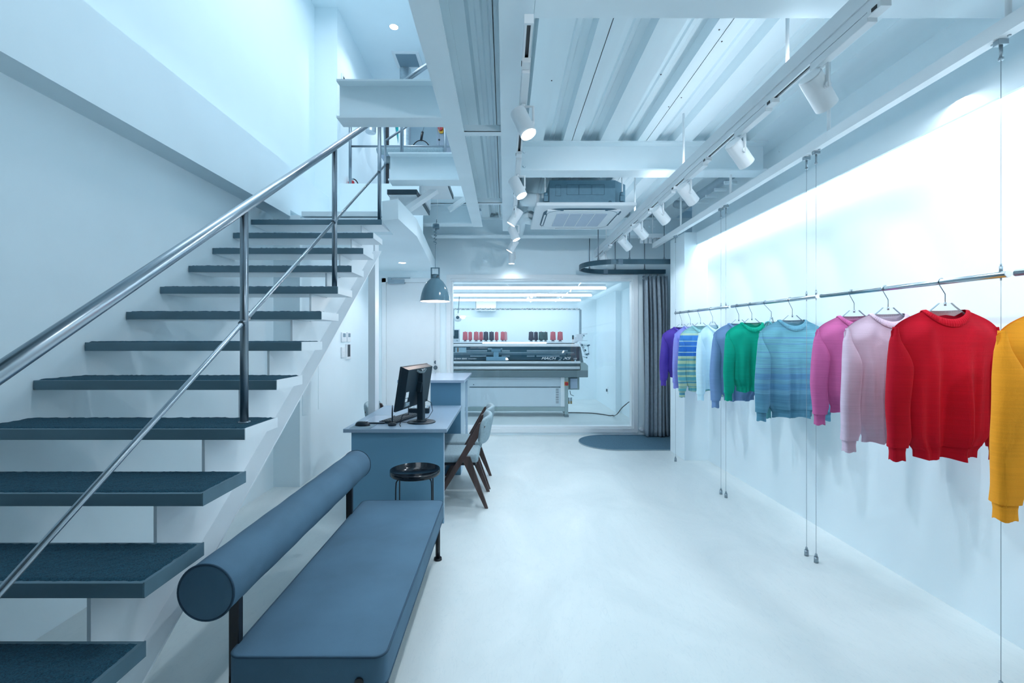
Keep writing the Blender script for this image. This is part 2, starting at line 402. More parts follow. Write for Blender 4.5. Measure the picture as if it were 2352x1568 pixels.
# corrugated deck ceiling, built sheet by sheet
cl = B().box(-.30, XR+.1, Y0, YB, HD+.085, HD+.16).build('ceiling', 'deck'); struct(cl, 'white corrugated steel deck ceiling over the shop')
def deck_sheet(xa, xb, ribs):
    "one sheet: flat pans down, ribs up; ribs are the x ranges of the recesses"
    pts = [(xa, HD)]
    for (r0, r1) in ribs:
        m_ = (r0+r1)/2
        pts += [(r0, HD), (r0+.012, HD+.07), (m_-.022, HD+.07), (m_-.012, HD+.06), (m_+.012, HD+.06), (m_+.022, HD+.07), (r1-.012, HD+.07), (r1, HD)]
    pts.append((xb, HD))
    top = [(x, z+.004) for x, z in reversed(pts)]
    b = B(); vs = []; P = pts+top; n = len(pts)
    for y in (Y0, YB):
        for (x, z) in P: vs.append((x, y, z))
    N = len(P); fs = []
    for i in range(N-1): fs.append((i, i+1, N+i+1, N+i))
    fs.append((N-1, 0, N, 2*N-1))
    b.add(vs, fs); return b
x = .56-.62*1; k = 0
seams = []
while x < XR:
    xa, xb = x+.0025, min(x+.62-.0025, XR)
    ribs = []
    for c in (x+.155, x+.465):
        if c+.0825 < xb: ribs.append((c-.0825, c+.0825))
    if k == 0: ribs = ribs
    deck_sheet(xa, xb, ribs).build('deck_sheet', 'deck', cl); x += .62
deck_sheet(-.30, -.063, [(-.2, -.08)]).build('deck_sheet', 'deck', cl)
# small screw holes
b = B()
for px, py in ((1267, 185), (1518, 171), (1565, 224), (1536, 245), (1652, 68), (1658, 95), (1960, 61), (1902, 94), (1762, 221)):
    z = HD; Y = (z-EYE)*FOC/(VY-py); X = (px-VX)*Y/FOC
    b.cyl((X, Y, z+.001), (X, Y, z-.002), .0045, n=8)
o_ = b.build('screw', 'black', cl); o_['kind'] = 'stuff'

# steel beams -------------------------------------------------------
def beam_x(name, x0, x1, y0, y1, label, z0=HB, z1=3.045, web=None, tf=.012):
    ym = (y0+y1)/2
    b = B(); b.box(x0, x1, y0, y1, z0, z0+tf); b.box(x0, x1, ym-.005, ym+.005, z0+tf, z1-tf); b.box(x0, x1, y0, y1, z1-tf, z1)
    o = b.build(name, 'ceil'); return struct(o, label)
def beam_y(name, x0, x1, y0, y1, label, z0=HB, z1=3.045, tf=.012):
    xm = (x0+x1)/2
    b = B(); b.box(x0, x1, y0, y1, z0, z0+tf); b.box(xm-.005, xm+.005, y0, y1, z0+tf, z1-tf); b.box(x0, x1, y0, y1, z1-tf, z1)
    o = b.build(name, 'ceil'); return struct(o, label)
def bolts(pts, beam, axis='y', r=.014):
    b = B()
    for p_ in pts:
        d = Vector((0, -.012, 0)) if axis == 'y' else Vector((0, 0, -.012))
        b.cyl(p_, Vector(p_)+d, r, r*.7, n=10)
    o = b.build('bolt', 'ceil', beam); o['kind'] = 'stuff'
b1 = beam_x('beam', .128, XR, 1.80, 1.99, 'white steel beam crossing the ceiling nearest the viewer')
b2 = beam_x('beam', .128, 2.2, 3.79, 3.96, 'white steel beam crossing just before the ceiling cassette')
b3 = beam_x('beam', -1.0, XR+.9, 6.19, 6.37, 'white steel beam crossing close to the back wall')
b4 = beam_x('beam', -1.13, -.402, 5.56, 5.70, 'short white beam behind the hanging lamp cable')
bc = beam_y('beam', -.025, .125, Y0, 5.94, 'long white beam carrying the lamp track over the aisle')
be = beam_y('beam', -.400, -.275, Y0, 5.72, 'long white edge beam along the stairwell')
h1 = beam_x('beam', -1.068, -.40, 3.016-.13, 3.016, 'stub beam bridging high across the stairwell')
h2 = beam_x('beam', -1.03, -.40, 4.18-.16, 4.18, 'stub beam over the upper stair treads')
bolts([at(x_, y_, 3.87) for x_, y_ in ((1204, 349), (1204, 382), (1790, 347), (1790, 383))], b2)
bolts([at(x_, y_, 6.27) for x_, y_ in ((1480, 505), (1492, 505), (1504, 505), (1480, 521), (1492, 521), (1504, 521), (1078, 507))], b3)
cross = []
for y0, y1, z1 in ((3.086, 3.145, 2.848), (4.71, 4.76, 2.85)):
    b = B(); b.box(-.34, -.02, y0, y0+.006, HB, z1); b.box(-.34, -.02, y0, y1, HB-.001, HB+.005)
    o = b.build('cross_angle', 'ceil'); struct(o, 'white steel angle between the two long beams, %s the stairwell stub beam' % ('level with' if y0 < 4 else 'well beyond')); cross.append(o)
b = B().box(-.60, -.37, 4.70, 4.75, 2.775, 2.82, rot=(0, -.60, 0)); o = b.build('brace', 'ceil'); struct(o, 'short slanting white steel brace beside the edge beam')

# column at the stair foot of the landing
o = B().box(-1.289, -1.223, 4.30, 4.425, 0, 2.376, bev=.002).build('column', 'white'); struct(o, 'slim white post under the landing, behind the desk')

# ================================================================== STAIRS
RISE, GO = .1736, .258
SX0, SX1 = XL, -1.055
def tz(i): return RISE*(i+3)-.003
def ty(i): return 1.328+GO*(i-1)
st = thing('staircase', (-1.6, ty(-2), 0), 'open white steel staircase with dark carpeted treads climbing along the wall', 'staircase')
for i in range(-2, 12):
    y0, y1, z = ty(i), ty(i)+GO+.008, tz(i)
    t = B().box(SX0+.002, SX1, y0, y1, z-.050, z-.006, bev=.0015)
    tr = t.build('tread', ['tread_metal'], st)
    # steel nosing lip: front and end angle slightly proud of the white pan
    n = B(); n.box(SX0+.004, SX1-.002, y0+.004, y1-.004, z-.0505, z-.047)
    n.build('tread_underside', 'white', tr)
    n = B(); n.box(SX1-.001, SX1+.003, y0+.001, y1-.001, z-.050, z-.004)
    n.build('end_plate', 'tread_metal' if i < 3 else 'white', tr)  # upper end plates white: the light catching them is put into the colour
    # carpet with an uneven pile edge
    nx, ny = 90, 20
    def fn(a, c, y0=y0, y1=y1, z=z):
        u, v = a/(nx-1), c/(ny-1)
        X = SX0+.008+(SX1-.006-SX0-.008)*u+random.uniform(-.002, .002); Y = y0+.007+(y1-y0-.014)*v+random.uniform(-.002, .002)
        e = (a in (0, nx-1) or c in (0, ny-1))
        return (X, Y, z-.010 if e else z-.001+random.uniform(-.002, .0015))
    g = B().grid(fn, nx, ny).build('carpet', 'carpet', tr)
# saw-tooth plate stringer
def sl(Y): return .293+.681*(Y-1.462)
def stringer(x, th):
    pts = []
    for i in range(-2, 12):
        pts += [(ty(i)+.03, tz(i-1)-.052 if i > -2 else 0.0), (ty(i)+.03, tz(i)-.052)]
    end = ty(11)+GO
    pts.append((4.28, tz(11)-.052)); pts.append((4.28, sl(4.28)))
    pts.append((1.462-.293/.681, 0.0))
    return B().prism(pts, 'x', x-th, x)
stringer(-1.235, .012).build('stringer', 'white', st)
ya_ = 1.462-.293/.681
B().prism([(ya_, 0), (4.28, sl(4.28)), (4.28, sl(4.28)+.010), (ya_, .010)], 'x', -1.235, -1.160).build('stringer_flange', 'white', st)
b = B()
for i in range(0):     # small riser plates welded behind the saw-tooth
    B().box(-1.40, -1.247, ty(i)+.14, ty(i)+.146, tz(i)-.12, tz(i)-.052).build('bracket', 'white', st)
# upper flight turning over the landing
s2 = thing('staircase', (-1.0, 4.25, 2.6), 'short upper flight of steel treads turning above the landing', 'staircase')
for k in range(2):
    x0 = -1.085+.258*k; z = 2.775+RISE*k
    t = B().box(x0, x0+.275, 4.20, 4.92, z-.044, z).build('tread', 'tread_dark', s2)
    B().box(x0+.01, x0+.265, 4.215, 4.91, z-.047, z-.043).build('tread_underside', 'white', t)
    B().box(x0+.01, x0+.03, 4.35, 4.9, z-.17, z-.047).build('riser', 'white', s2)
b = B().prism([(-1.06, 2.545), (-.99, 2.545), (-.63, 2.79), (-.70, 2.79)], 'y', 4.25, 4.36)
b.build('stringer', 'white', s2)
B().box(-1.075, -1.0, 4.26, 4.298, 2.545, 2.73).build('side_plate', 'white', s2)

# stair railing
RX = -1.125
def hz(Y): return 1.965+RISE/GO*(Y-1.966)
rl = thing('stair_railing', (RX, 1.966, 1.04), 'brushed steel stair railing with round handrail and slim middle rail', 'railing')
pts = [(RX, -.3, hz(-.3)), (RX, 4.12, hz(4.12))]
B().tube(pts, .0215, 20).build('handrail', 'stainless', rl)
def mz(Y): return 1.475+.672*(Y-1.966)
B().tube([(RX, -.3, mz(-.3)), (RX, 4.27, mz(4.27))], .0095, 14).build('middle_rail', 'stainless', rl)
b = B()
for i, Y in ((-1, .93), (3, 1.966), (7, 3.01), (11, 4.09)):
    p_ = B().cyl((RX, Y, tz(i)-.01), (RX, Y, hz(Y)-.02), .0165, n=18)
    p_.cyl((RX, Y, tz(i)-.004), (RX, Y, tz(i)+.004), .024, n=18)
    po = p_.build('post', 'post', rl)
    B().tube([(RX, Y-.021, mz(Y-.021)), (RX, Y+.021, mz(Y+.021))], .0145, 16).build('collar', 'post', po)
# turned rail of the upper flight
r2 = thing('stair_railing', (-1.12, 4.3, 3.0), 'upper flight railing rising behind the stub beams', 'railing')
B().tube([(-1.125, 4.27, mz(4.27)), (-1.125, 4.29, 3.06), (-1.125, 4.29, 3.262), (-1.11, 4.29, 3.272), (-.40, 4.29, 3.75)], .0105, 12).build('middle_rail', 'post', r2)
B().tube([(-1.12, 4.29, 3.70), (-.42, 4.29, 4.19)], .0215, 16).build('handrail', 'post', r2)
B().cyl((-.969, 4.29, 2.95), (-.969, 4.29, 3.80), .0165).build('post', 'post', r2)
# guard of the upper floor
r3 = thing('guard_railing', (-1.8, 5.31, 3.2), 'horizontal steel guard rail at the edge of the upper floor', 'railing')
B().tube([(-1.814, 5.345, 3.656), (-.38, 5.345, 3.656)], .012, 12).build('middle_rail', 'post', r3)
b = B().tube([(-1.92, 5.345, 4.19), (-.38, 5.345, 4.19)], .020, 16).build('top_rail', 'post', r3)
B().cyl((-1.92, 5.345, 4.19), (-1.91, 5.345, 4.19), .05, n=20).build('wall_flange', 'post', r3)
B().cyl((-1.814, 5.345, 3.2), (-1.814, 5.345, 4.18), .0175).build('post', 'post', r3)
B().cyl((-.7, 5.345, 3.2), (-.7, 5.345, 4.18), .0175).build('post', 'post', r3)

# ================================================================== LAMPS
def track(name, x, y0, y1, z, label):
    t = thing(name, (x, (y0+y1)/2, z), label, 'lamp track')
    b = B(); b.box(x-.0175, x+.0175, y0, y1, z+.012, z+.035); b.box(x-.0175, x-.008, y0, y1, z, z+.012); b.box(x+.008, x+.0175, y0, y1, z, z+.012)
    b.build('channel', 'white', t); B().box(x-.008, x+.008, y0+.01, y1-.01, z+.009, z+.012).build('conductor_slot', 'black', t)
    B().box(x-.019, x+.019, y0-.012, y0, z-.001, z+.036).build('end_cap', 'white', t); B().box(x-.019, x+.019, y1, y1+.012, z-.001, z+.036).build('end_cap', 'white', t)
    return t
TZ = 2.66
tl = track('lamp_track', .098, 1.83, 6.57, TZ, 'white lamp track hung below the long beam over the aisle')
b = B()
for y in (2.0, 3.1, 4.5, 5.6): B().cyl((.098, y, TZ+.03), (.098, y, HB+.002), .004, n=8).build('hanger_rod', 'white', tl)
TRX, TRZ = 1.318, 2.57
tr_ = track('lamp_track', TRX, .6, 6.57, TRZ, 'white lamp track on a deep rail aimed at the garment wall')
B().box(TRX-.024, TRX+.024, .6, 6.57, TRZ+.036, TRZ+.10).build('support_rail', 'white', tr_)
B().box(TRX-.012, TRX+.012, 2.1, 5.55, TRZ+.10, TRZ+.106).build('added_glow_strip', 'glow_added', tr_)  # added glowing strip, put on the rail top to brighten the deck
b = B()
for y in (2.12, 3.35, 4.6, 5.9): B().cyl((TRX, y, TRZ+.1), (TRX, y, HD+.01), .008, n=8).build('hanger_rod', 'white', tr_)

def spot(x, y, z, d, label, group, lit=True, power=30, cone=55, length=.15, rad=.043, shadow=.03, blend=.5):
    "track spotlight; (x, y, z) = underside of the track where it hangs, d = direction it points"
    d = Vector(d).normalized(); root = thing('track_spotlight', (x, y, z), label, 'spotlight', group)
    B().box(x-.017, x+.019, y-.30, y+.01, z-.036, z-.002, bev=.002).build('power_box', 'plastic', root)
    b = B().box(x-.020, x+.019, y-.36, y-.30, z-.022, z+.0, bev=.002); b.build('latch', 'plastic', root)
    B().box(x-.0225, x-.0195, y-.345, y-.322, z-.018, z-.006).build('latch_slider', 'black', root)
    c = Vector((x, y-.02, z-.135))
    side = Vector((1, 0, 0)) if abs(d.x) < .5 else Vector((0, -1, 0))
    s_ = c+side*(rad+.009)
    b = B(); b.cyl((x, y-.02, z-.036), (x, y-.02, z-.050), .012, n=12)
    q0 = Vector((x, y-.02, z-.048)); q1 = Vector((s_.x, s_.y, z-.048)) 
    b.tube([q0, q1, s_+Vector((0, 0, -.008))], .0075, 8); b.cyl(c+side*(rad-.004), s_+side*.006, .012, n=14)
    b.build('yoke', 'plastic', root)
    a0, a1 = c-d*length*.5, c+d*length*.5
    u = d.orthogonal().normalized()
    b = B(); b.cyl(a0, a1, rad, rad, 28, caps=False); b.cyl(a0+d*.0, a0-d*.004, rad, rad-.005, 28)
    b.cyl(a1-d*.02, a1, rad-.003, rad-.003, 28, caps=False)
    b.cyl(a0+d*length*.62, a0+d*(length*.62+.002), rad+.0006, rad+.0006, 28, caps=False)
    b.build('lamp_head', 'plastic', root)
    b = B(); b.cyl(a1-d*.012, a1-d*.010, rad-.004, rad-.004, 28); b.build('lens', 'glow', root)
    light('SPOT', 'spot_beam', a1+d*.01-Vector((x, y, z)), power, shadow, None, parent=root, spot_size=math.radians(cone), spot_blend=blend).rotation_euler = d.to_track_quat('-Z', 'Y').to_euler()
    return root
G1 = 'track spotlights over the aisle'
aisle = [(2.40, (.40, -.28, -1), 'spotlight over the aisle nearest the viewer, lens glowing downward', 46),
         (3.42, (.45, -.25, -1), 'second spotlight along the aisle track, hanging by the crossing beam', 50),
         (4.25, (-.62, .1, -1), 'third spotlight along the aisle track, tipped towards the stairs', 40),
         (4.90, (.42, -.1, -1), 'fourth spotlight along the aisle track, beside the ceiling cassette', 45),
         (5.56, (-.62, .05, -1), 'fifth spotlight along the aisle track, tipped towards the door', 26),
         (6.42, (.0, .0, -1), 'sixth spotlight on the aisle track, pointing straight down by the back wall', 6)]
for y, d, lab, pw in aisle: spot(.098, y, TZ, d, lab, G1, True, pw*.335, 150, blend=1.)
# added unseen track behind the viewer, its heads put in to brighten the walls
tb = track('lamp_track', .72, -1.0, 1.2, TZ, 'added short lamp track out of view, carrying fill spotlights')
for y in (-.8, 1.0): B().cyl((.72, y, TZ+.03), (.72, y, HD+.01), .004, n=8).build('hanger_rod', 'white', tb)
spot(.72, 1.05, TZ, (.0, 1, -.10), 'added fill spotlight out of view, turned level towards the rear wall', G1, True, 62, 40, blend=1.)
spot(.72, .45, TZ, (-.8, .8, .0), 'added fill spotlight out of view, turned towards the stair wall', G1, True, 12, 100, blend=1.)
spot(.72, -.2, TZ, (.95, .75, -.42), 'added fill spotlight out of view, turned towards the sweaters', G1, True, 26, 70, blend=.8)
G2 = 'track spotlights aimed at the garment wall'
names = ['partly out of the picture above the nearest beam', 'large in view before the red sweater\'s rail', 'just past the second crossing beam', 'fourth along the wall track, above the striped sweaters',
         'fifth along the wall track, before the pier', 'sixth along the wall track, beside the pipe glands', 'seventh along the wall track, above the curtain track', 'last on the wall track, behind the curved curtain track']
for (y, nm) in zip((1.27, 1.93, 2.57, 3.29, 3.85, 4.43, 5.0, 6.0), names):
    spot(TRX, y, TRZ, (.80, .38, -.72), 'white spotlight aimed at the wall, '+nm, G2, False, 6 if y < 5.5 else 4, 66, .15, .044)

# garment-cable beam
gb = thing('garment_rail_beam', (1.947, 3.0, 2.57), 'white square hanging beam that carries the garment cables', 'beam')
B().box(1.915, 1.962, .9, 5.9, 2.57, 2.63).build('beam_tube', 'white', gb)
b = B()
for y in (1.75, 2.72, 3.9, 5.0): B().cyl((1.938, y, 2.62), (1.938, y, HD+.01), .010, n=10).build('hanger_rod', 'white', gb)

def downlight(x, y, z, lab, pw, r=.045):
    t = thing('downlight', (x, y, z), lab, 'downlight')
    B().lathe([(r+.012, 0), (r+.010, -.004), (r, -.004), (r, 0)], (x, y, z), 28).build('trim_ring', 'white', t)
    B().cyl((x, y, z-.001), (x, y, z-.003), r, n=28).build('lens', 'glow', t)
    light('SPOT', 'downlight_beam', (0, 0, -.006), pw, r*.8, None, parent=t, spot_size=math.radians(130), spot_blend=.6)
downlight(-1.32, 5.87, 2.377, 'round recessed downlight in the low ceiling before the door', 12)
downlight(-1.35, 5.55, 5.2, 'round downlight in the upper ceiling nearest the stairs', 20, .05)
downlight(-1.32, 6.83, 5.2, 'round downlight in the upper ceiling beyond the duct', 26, .05)

# pendant lamp
pc = Vector((at(999.6, 695, 5.0).x, 5.0, at(999.6, 692, 5.0).z))
pl = thing('pendant_lamp', pc, 'grey enamel bell pendant lamp with a knotted cable', 'lamp')
prof = [(.163, 0), (.1625, .012), (.158, .05), (.149, .09), (.134, .135), (.112, .18), (.088, .215), (.064, .238), (.046, .252)]
sh = B(); sh.lathe(prof, pc, 48); sh.lathe([(.163, 0), (.1665, .001), (.1665, .005), (.1625, .006)], pc, 48)
sh.build('lamp_shade', 'lamp_gray', pl)
B().lathe([(r-.004, h+.001) for r, h in prof], pc, 48).build('shade_lining', 'lamp_in', pl)
b = B(); b.cyl(pc+Vector((0, 0, .235)), pc+Vector((0, 0, .29)), .046, .044, 24); b.cyl(pc+Vector((0, 0, .29)), pc+Vector((0, 0, .297)), .05, .034, 24)
b.build('lamp_cap', 'lamp_gray', pl)
b = B()
for sx in (-1, 1): b.box(pc.x+sx*.042-.007, pc.x+sx*.042+.007, 4.992, 5.008, pc.z+.25, pc.z+.37, bev=.002)
b.box(pc.x-.049, pc.x+.049, 4.992, 5.008, pc.z+.362, pc.z+.372, bev=.002); b.build('handle', 'lamp_gray', pl)
B().cyl((pc.x+.035, 4.965, pc.z+.268), (pc.x+.035, 4.95, pc.z+.268), .013).build('switch', 'stainless', pl)
B().lathe([(.0, .06), (.03, .055), (.042, .02), (.042, 0), (.03, -.02), (0, -.028)], pc+Vector((0, 0, .05)), 24).build('bulb', 'glow_warm', pl)
light('POINT', 'pendant_glow', (0, 0, .0), 3, .05, color=(1, .86, .80), parent=pl)
zc = at(1002, 519, 5.0).z
pts = [(pc.x, 5, pc.z+.36)]
zz = pc.z+.36
for k in range(10): pts.append((pc.x+.001*sin(k), 5, zz+.03*k))
k0 = zz+.27
for k in range(60): pts.append((pc.x+.014*sin(k*.9)+.006*sin(k*.37), 5+.014*cos(k*.9), k0+.16*k/60+.010*sin(k*.45)))
pts += [(pc.x, 5, k0+.17), (pc.x+.012, 5, k0+.2), (pc.x+.014, 5, k0+.27), (pc.x+.008, 5, zc-.04)]
B().tube(pts, .0028, 6).build('cable', 'lamp_gray', pl)
b = B(); b.cyl((pc.x+.008, 5, zc-.03), (pc.x+.008, 5, zc+.02), .038, .036, 24); b.cyl((pc.x+.008, 5, zc-.048), (pc.x+.008, 5, zc-.03), .008); b.tube([(pc.x+.01, 5, zc+.02), (pc.x+.012, 5, zc+.04), (pc.x+.02, 5, zc+.05)], .003, 6)
b.build('ceiling_cup', 'lamp_gray', pl)
# ceiling hook rod up to the deck-level beam
B().tube([(pc.x+.02, 5, zc+.048), (pc.x+.03, 5.0, HD+.0)], .002, 6).build('hook_wire', 'white', pl)

# ceiling cassette air conditioner
ac = thing('air_conditioner', (.77, 4.75, 2.65), 'ceiling cassette air conditioner with a grey steel body', 'air conditioner')
x0, x1, y0, y1, z = .295, 1.245, 4.28, 5.23, 2.65
b = B().box(x0, x1, y0, y1, z, z+.035, bev=.012)
b.box(x0+.12, x1-.12, y0+.12, y1-.12, z-.014, z, bev=.006)
b.build('fascia', 'plastic', ac)
def rrect(cx, cy, hx, hy, r, n=8):
    out = []
    for (sx, sy, a0) in ((1, 1, 0), (-1, 1, PI/2), (-1, -1, PI), (1, -1, 1.5*PI)):
        for i in range(n+1):
            a = a0+PI/2*i/n; out.append((cx+sx*(hx-r)+r*cos(a), cy+sy*(hy-r)+r*sin(a)))
    return out
cx_, cy_ = (x0+x1)/2, (y0+y1)/2
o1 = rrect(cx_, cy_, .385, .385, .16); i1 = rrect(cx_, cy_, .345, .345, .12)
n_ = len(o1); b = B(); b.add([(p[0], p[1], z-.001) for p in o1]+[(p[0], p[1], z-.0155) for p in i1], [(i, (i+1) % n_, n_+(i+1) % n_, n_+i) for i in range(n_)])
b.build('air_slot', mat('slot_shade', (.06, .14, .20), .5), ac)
b = B()
for (ax, ay, hx, hy) in ((cx_-.365, cy_, .008, .20), (cx_+.365, cy_, .008, .20), (cx_, cy_-.365, .20, .008), (cx_, cy_+.365, .20, .008)):
    b = B().box(ax-hx, ax+hx, ay-hy, ay+hy, z-.019, z-.013, bev=.002); b.build('louvre', 'white', ac)
B().box(cx_-.25, cx_+.25, cy_-.25, cy_+.25, z-.0185, z-.014).build('grille', mat('grille_mesh', (.50, .58, .68), .6), ac)
b = B()
for k in (-1, 0, 1): b.box(cx_+k*.125-.004, cx_+k*.125+.004, cy_-.25, cy_+.25, z-.021, z-.0185)
b.build('grille_bar', 'plastic', ac)
bx0, bx1, by0, by1 = .43, 1.19, 4.36, 5.13
pts = [(bx0+.0, by0), (bx1-.13, by0), (bx1, by0+.13), (bx1, by1), (bx0, by1)]
B().prism(pts, 'z', 2.685, 2.915).build('casing', 'ac_body', ac)
b = B()
def slot(px0, py0, px1, py1):
    a_, c_ = at(px0, py0, by0), at(px1, py1, by0)
    for q in ((a_.x, c_.x, a_.z-.001, a_.z+.001), (a_.x, c_.x, c_.z-.001, c_.z+.001), (a_.x-.001, a_.x+.001, c_.z, a_.z), (c_.x-.001, c_.x+.001, c_.z, a_.z)):
        b.box(q[0], q[1], by0-.002, by0+.001, q[2], q[3])
slot(1276, 425, 1288, 450); slot(1302, 424, 1329, 447); slot(1330, 424, 1358, 447); slot(1360, 424, 1388, 447)
b.build('knockout', 'teal_dark', ac)
q = at(1401, 465, by0); B().cyl((q.x, by0+.002, q.z), (q.x, by0-.004, q.z), .018).build('drain_port', 'teal_dark', ac)
for px, py, yy in ((1254, 446, 4.33), (1429, 445, 4.33)):
    b = B(); q = at(px, py, yy); b.box(q.x-.02, q.x+.02, yy-.01, yy+.03, q.z-.07, q.z+.0, bev=.002)
    b.cyl((q.x, yy, q.z-.02), (q.x, yy, q.z+.012), .022); b.build('bracket', 'ac_body', ac)
b = B()
for px, py, yy in ((1252, 446, 4.33), (1429, 445, 4.33)):
    q = at(px, py, yy); B().cyl((q.x, yy, q.z-.02), (q.x, yy, HD+.01), .008, n=8).build('hanger_rod', 'white', ac)

# wrapped duct beside it
du = thing('duct', (.3, 4.9, 2.8), 'white wrapped duct elbow beside the ceiling cassette', 'duct')
B().tube([(.428, 4.62, 2.80), (.33, 4.62, 2.80), (.27, 4.64, 2.81), (.22, 4.72, 2.84), (.215, 4.85, 2.88), (.215, 5.1, 2.93), (.215, 5.5, 2.93)], .068, 12).build('elbow', 'ceil', du)
B().tube([(.32, 4.62, 2.80), (.34, 4.62, 2.80)], .072, 12).build('tape_band', 'plastic', du)
B().tube([(.29, 4.95, 2.74), (.22, 5.05, 2.74), (.195, 5.3, 2.75), (.195, 5.9, 2.76)], .05, 12).build('branch_pipe', 'ceil', du)
B().box(.21, .34, 5.00, 5.2, 2.70, 2.80, bev=.01, rot=(0, .1, .2)).build('damper_box', 'ceil', du)
# pipes along the wall-side ceiling
pp = thing('pipe_bundle', (2.1, 4.6, 2.85), 'lagged pipe bundle under the deck above the garment beam', 'pipe')
B().tube([(2.15, 3.97, 2.94), (2.10, 4.6, 2.93), (2.05, 5.2, 2.92), (2.02, 5.35, 2.98)], .045, 12).build('pipe_lagging', 'gray', pp)
for k in range(5):
    B().box(2.08, 2.20, 4.1+.2*k, 4.12+.2*k, 2.86, 2.89, bev=.002).build('pipe_clip', 'ceil', pp)
# gland box with pipe ends
gx = thing('gland_tray', (1.95, 5.86, 2.72), 'white junction tray with a row of round cable glands', 'electrical fitting')
q0, q1 = at(1468, 538, 5.86), at(1530, 538, 5.86)
B().box(q0.x, q1.x, 5.81, 5.91, q0.z-.05, q0.z, bev=.004).build('tray', 'white', gx)
for k in range(6):
    x_ = q0.x+.03+(q1.x-q0.x-.06)*k/5
    B().cyl((x_, 5.86, q0.z-.045), (x_, 5.86, q0.z-.115), .021, n=14).build('gland', 'plastic', gx)
B().cyl(((q0.x+q1.x)/2, 5.86, q0.z), ((q0.x+q1.x)/2, 5.86, HB+.2), .006, n=8).build('hanger_rod', 'white', gx)

# ================================================================== BENCH
bn = thing('bench', (-.65, 2.2, 0), 'low blue-grey upholstered bench with a round bolster backrest', 'bench')
bx0, bx1, by0, by1, bz0, bz1 = -.918, -.392, 1.497, 2.95, .245, .353
# cushion with softly rounded edges and slight crown
def cushion():
    bm = bmesh.new(); bmesh.ops.create_cube(bm, size=1)
    for v in bm.verts: v.co = Vector((bx0+(v.co.x+.5)*(bx1-bx0), by0+(v.co.y+.5)*(by1-by0), bz0+(v.co.z+.5)*(bz1-bz0)))
    ve = [e for e in bm.edges if abs(e.verts[0].co.z-e.verts[1].co.z) > .01]
    bmesh.ops.bevel(bm, geom=ve, offset=.04, segments=5, affect='EDGES', profile=.5)
    he = [e for e in bm.edges if abs(e.verts[0].co.z-e.verts[1].co.z) < 1e-6 and len(e.link_faces) == 2 and any(abs(f.normal.z) > .9 for f in e.link_faces)]
    bmesh.ops.bevel(bm, geom=he, offset=.010, segments=3, affect='EDGES', profile=.5)
    vs = [v.co.copy() for v in bm.verts]; bm.verts.index_update(); fs = [[v.index for v in f.verts] for f in bm.faces]; bm.free()
    return vs, fs
vs, fs = cushion(); b = B(); b.add(vs, fs, 0, True); b.build('cushion', 'fabric', bn)
ring = rrect((bx0+bx1)/2, (by0+by1)/2, (bx1-bx0)/2-.002, (by1-by0)/2-.002, .04, 6)
for z_ in (bz1-.004, bz0+.004): B().tube([(x, y, z_) for x, y in ring], .0042, 8, closed=True).build('piping', 'fabric_dark', bn)
cx_, cz_ = -.9876, .56
prof = [(0, 0.004), (.085, 0), (.0905, .004), (.0933, .012)]+[(.0933+.0012*sin(k*.9)*sin(k*.31), .012+1.516*k/40) for k in range(1, 40)]+[(.0933, 1.528), (.0905, 1.536), (.085, 1.54), (0, 1.536)]
B().lathe(prof, (cx_, 1.5, cz_), 56, axis='y').build('bolster', 'fabric', bn)
for y_ in (1.505, 3.035):
    B().tube([(cx_+.0925*cos(2*PI*k/48), y_, cz_+.0925*sin(2*PI*k/48)) for k in range(48)], .004, 8, closed=True).build('piping', 'fabric_dark', bn)
for y_ in (1.575, 2.73):
    b = B(); b.box(-.948, -.912, y_-.014, y_+.014, .02, .53, bev=.004); b.box(-.948, -.45, y_-.014, y_+.014, .215, .243, bev=.003)
    b.cyl((-.930, y_, .0), (-.930, y_, .02), .024); b.cyl((-.950, y_, .455), (-.947, y_, .455), .006)
    b.build('post', 'black', bn)
for y_ in (1.60, 2.88):
    b = B(); b.cyl((-.4225, y_, .012), (-.4225, y_, .245), .0145); b.cyl((-.4225, y_, 0), (-.4225, y_, .014), .026, .024)
    b.build('leg', 'black', bn)
B().box(-.89, -.42, 1.53, 2.92, .225, .246).build('seat_frame', 'black', bn)
B().cyl((-.478, 1.499, .272), (-.478, 1.488, .272), .014).build('fastener', 'black', bn)
# the dark round foot at the edge of the picture
ft = at(325, 1568, 1.40); 
o = B(); fx, fy = -1.15, 1.50
o.lathe([(.0, .058), (.02, .055), (.034, .04), (.040, .02), (.040, .0)], (fx, fy, 0), 24)
o = o.build('door_stop', 'blackplastic'); tag(o, 'small black domed stop on the floor under the stair stringer', 'doorstop')

# side table
sx, sy, sz = at(953.5, 1084, 3.15).x, 3.15, .462
t = thing('side_table', (sx, sy, 0), 'small round black tray table on thin wire legs', 'side table')
R_ = .171
B().lathe([(0, 0), (R_-.004, 0), (R_, .004), (R_, .034), (R_-.003, .034), (R_-.003, .006), (0, .004)], (sx, sy, sz), 56).build('tray', 'blackgloss', t)
for k, a in enumerate((-.35, -1.15, -2.05, -2.75)) if False else enumerate((PI*.25, PI*.75, PI*1.25, PI*1.75)):
    lx, ly = (R_-.008)*cos(a+.12), (R_-.008)*sin(a+.12)
    B().tube([(sx+lx*.72, sy+ly*.72, sz-.006), (sx+lx*.93, sy+ly*.93, sz-.007), (sx+lx*1.0, sy+ly*1.0, sz-.02), (sx+lx*1.02, sy+ly*1.02, sz-.06), (sx+lx*1.04, sy+ly*1.04, .004)], .0045, 10).build('leg', 'black', t)
B().tube([(sx+(R_-.012)*cos(2*PI*k/40), sy+(R_-.012)*sin(2*PI*k/40), .008) for k in range(40)], .0045, 8, closed=True).build('base_ring', 'black', t)

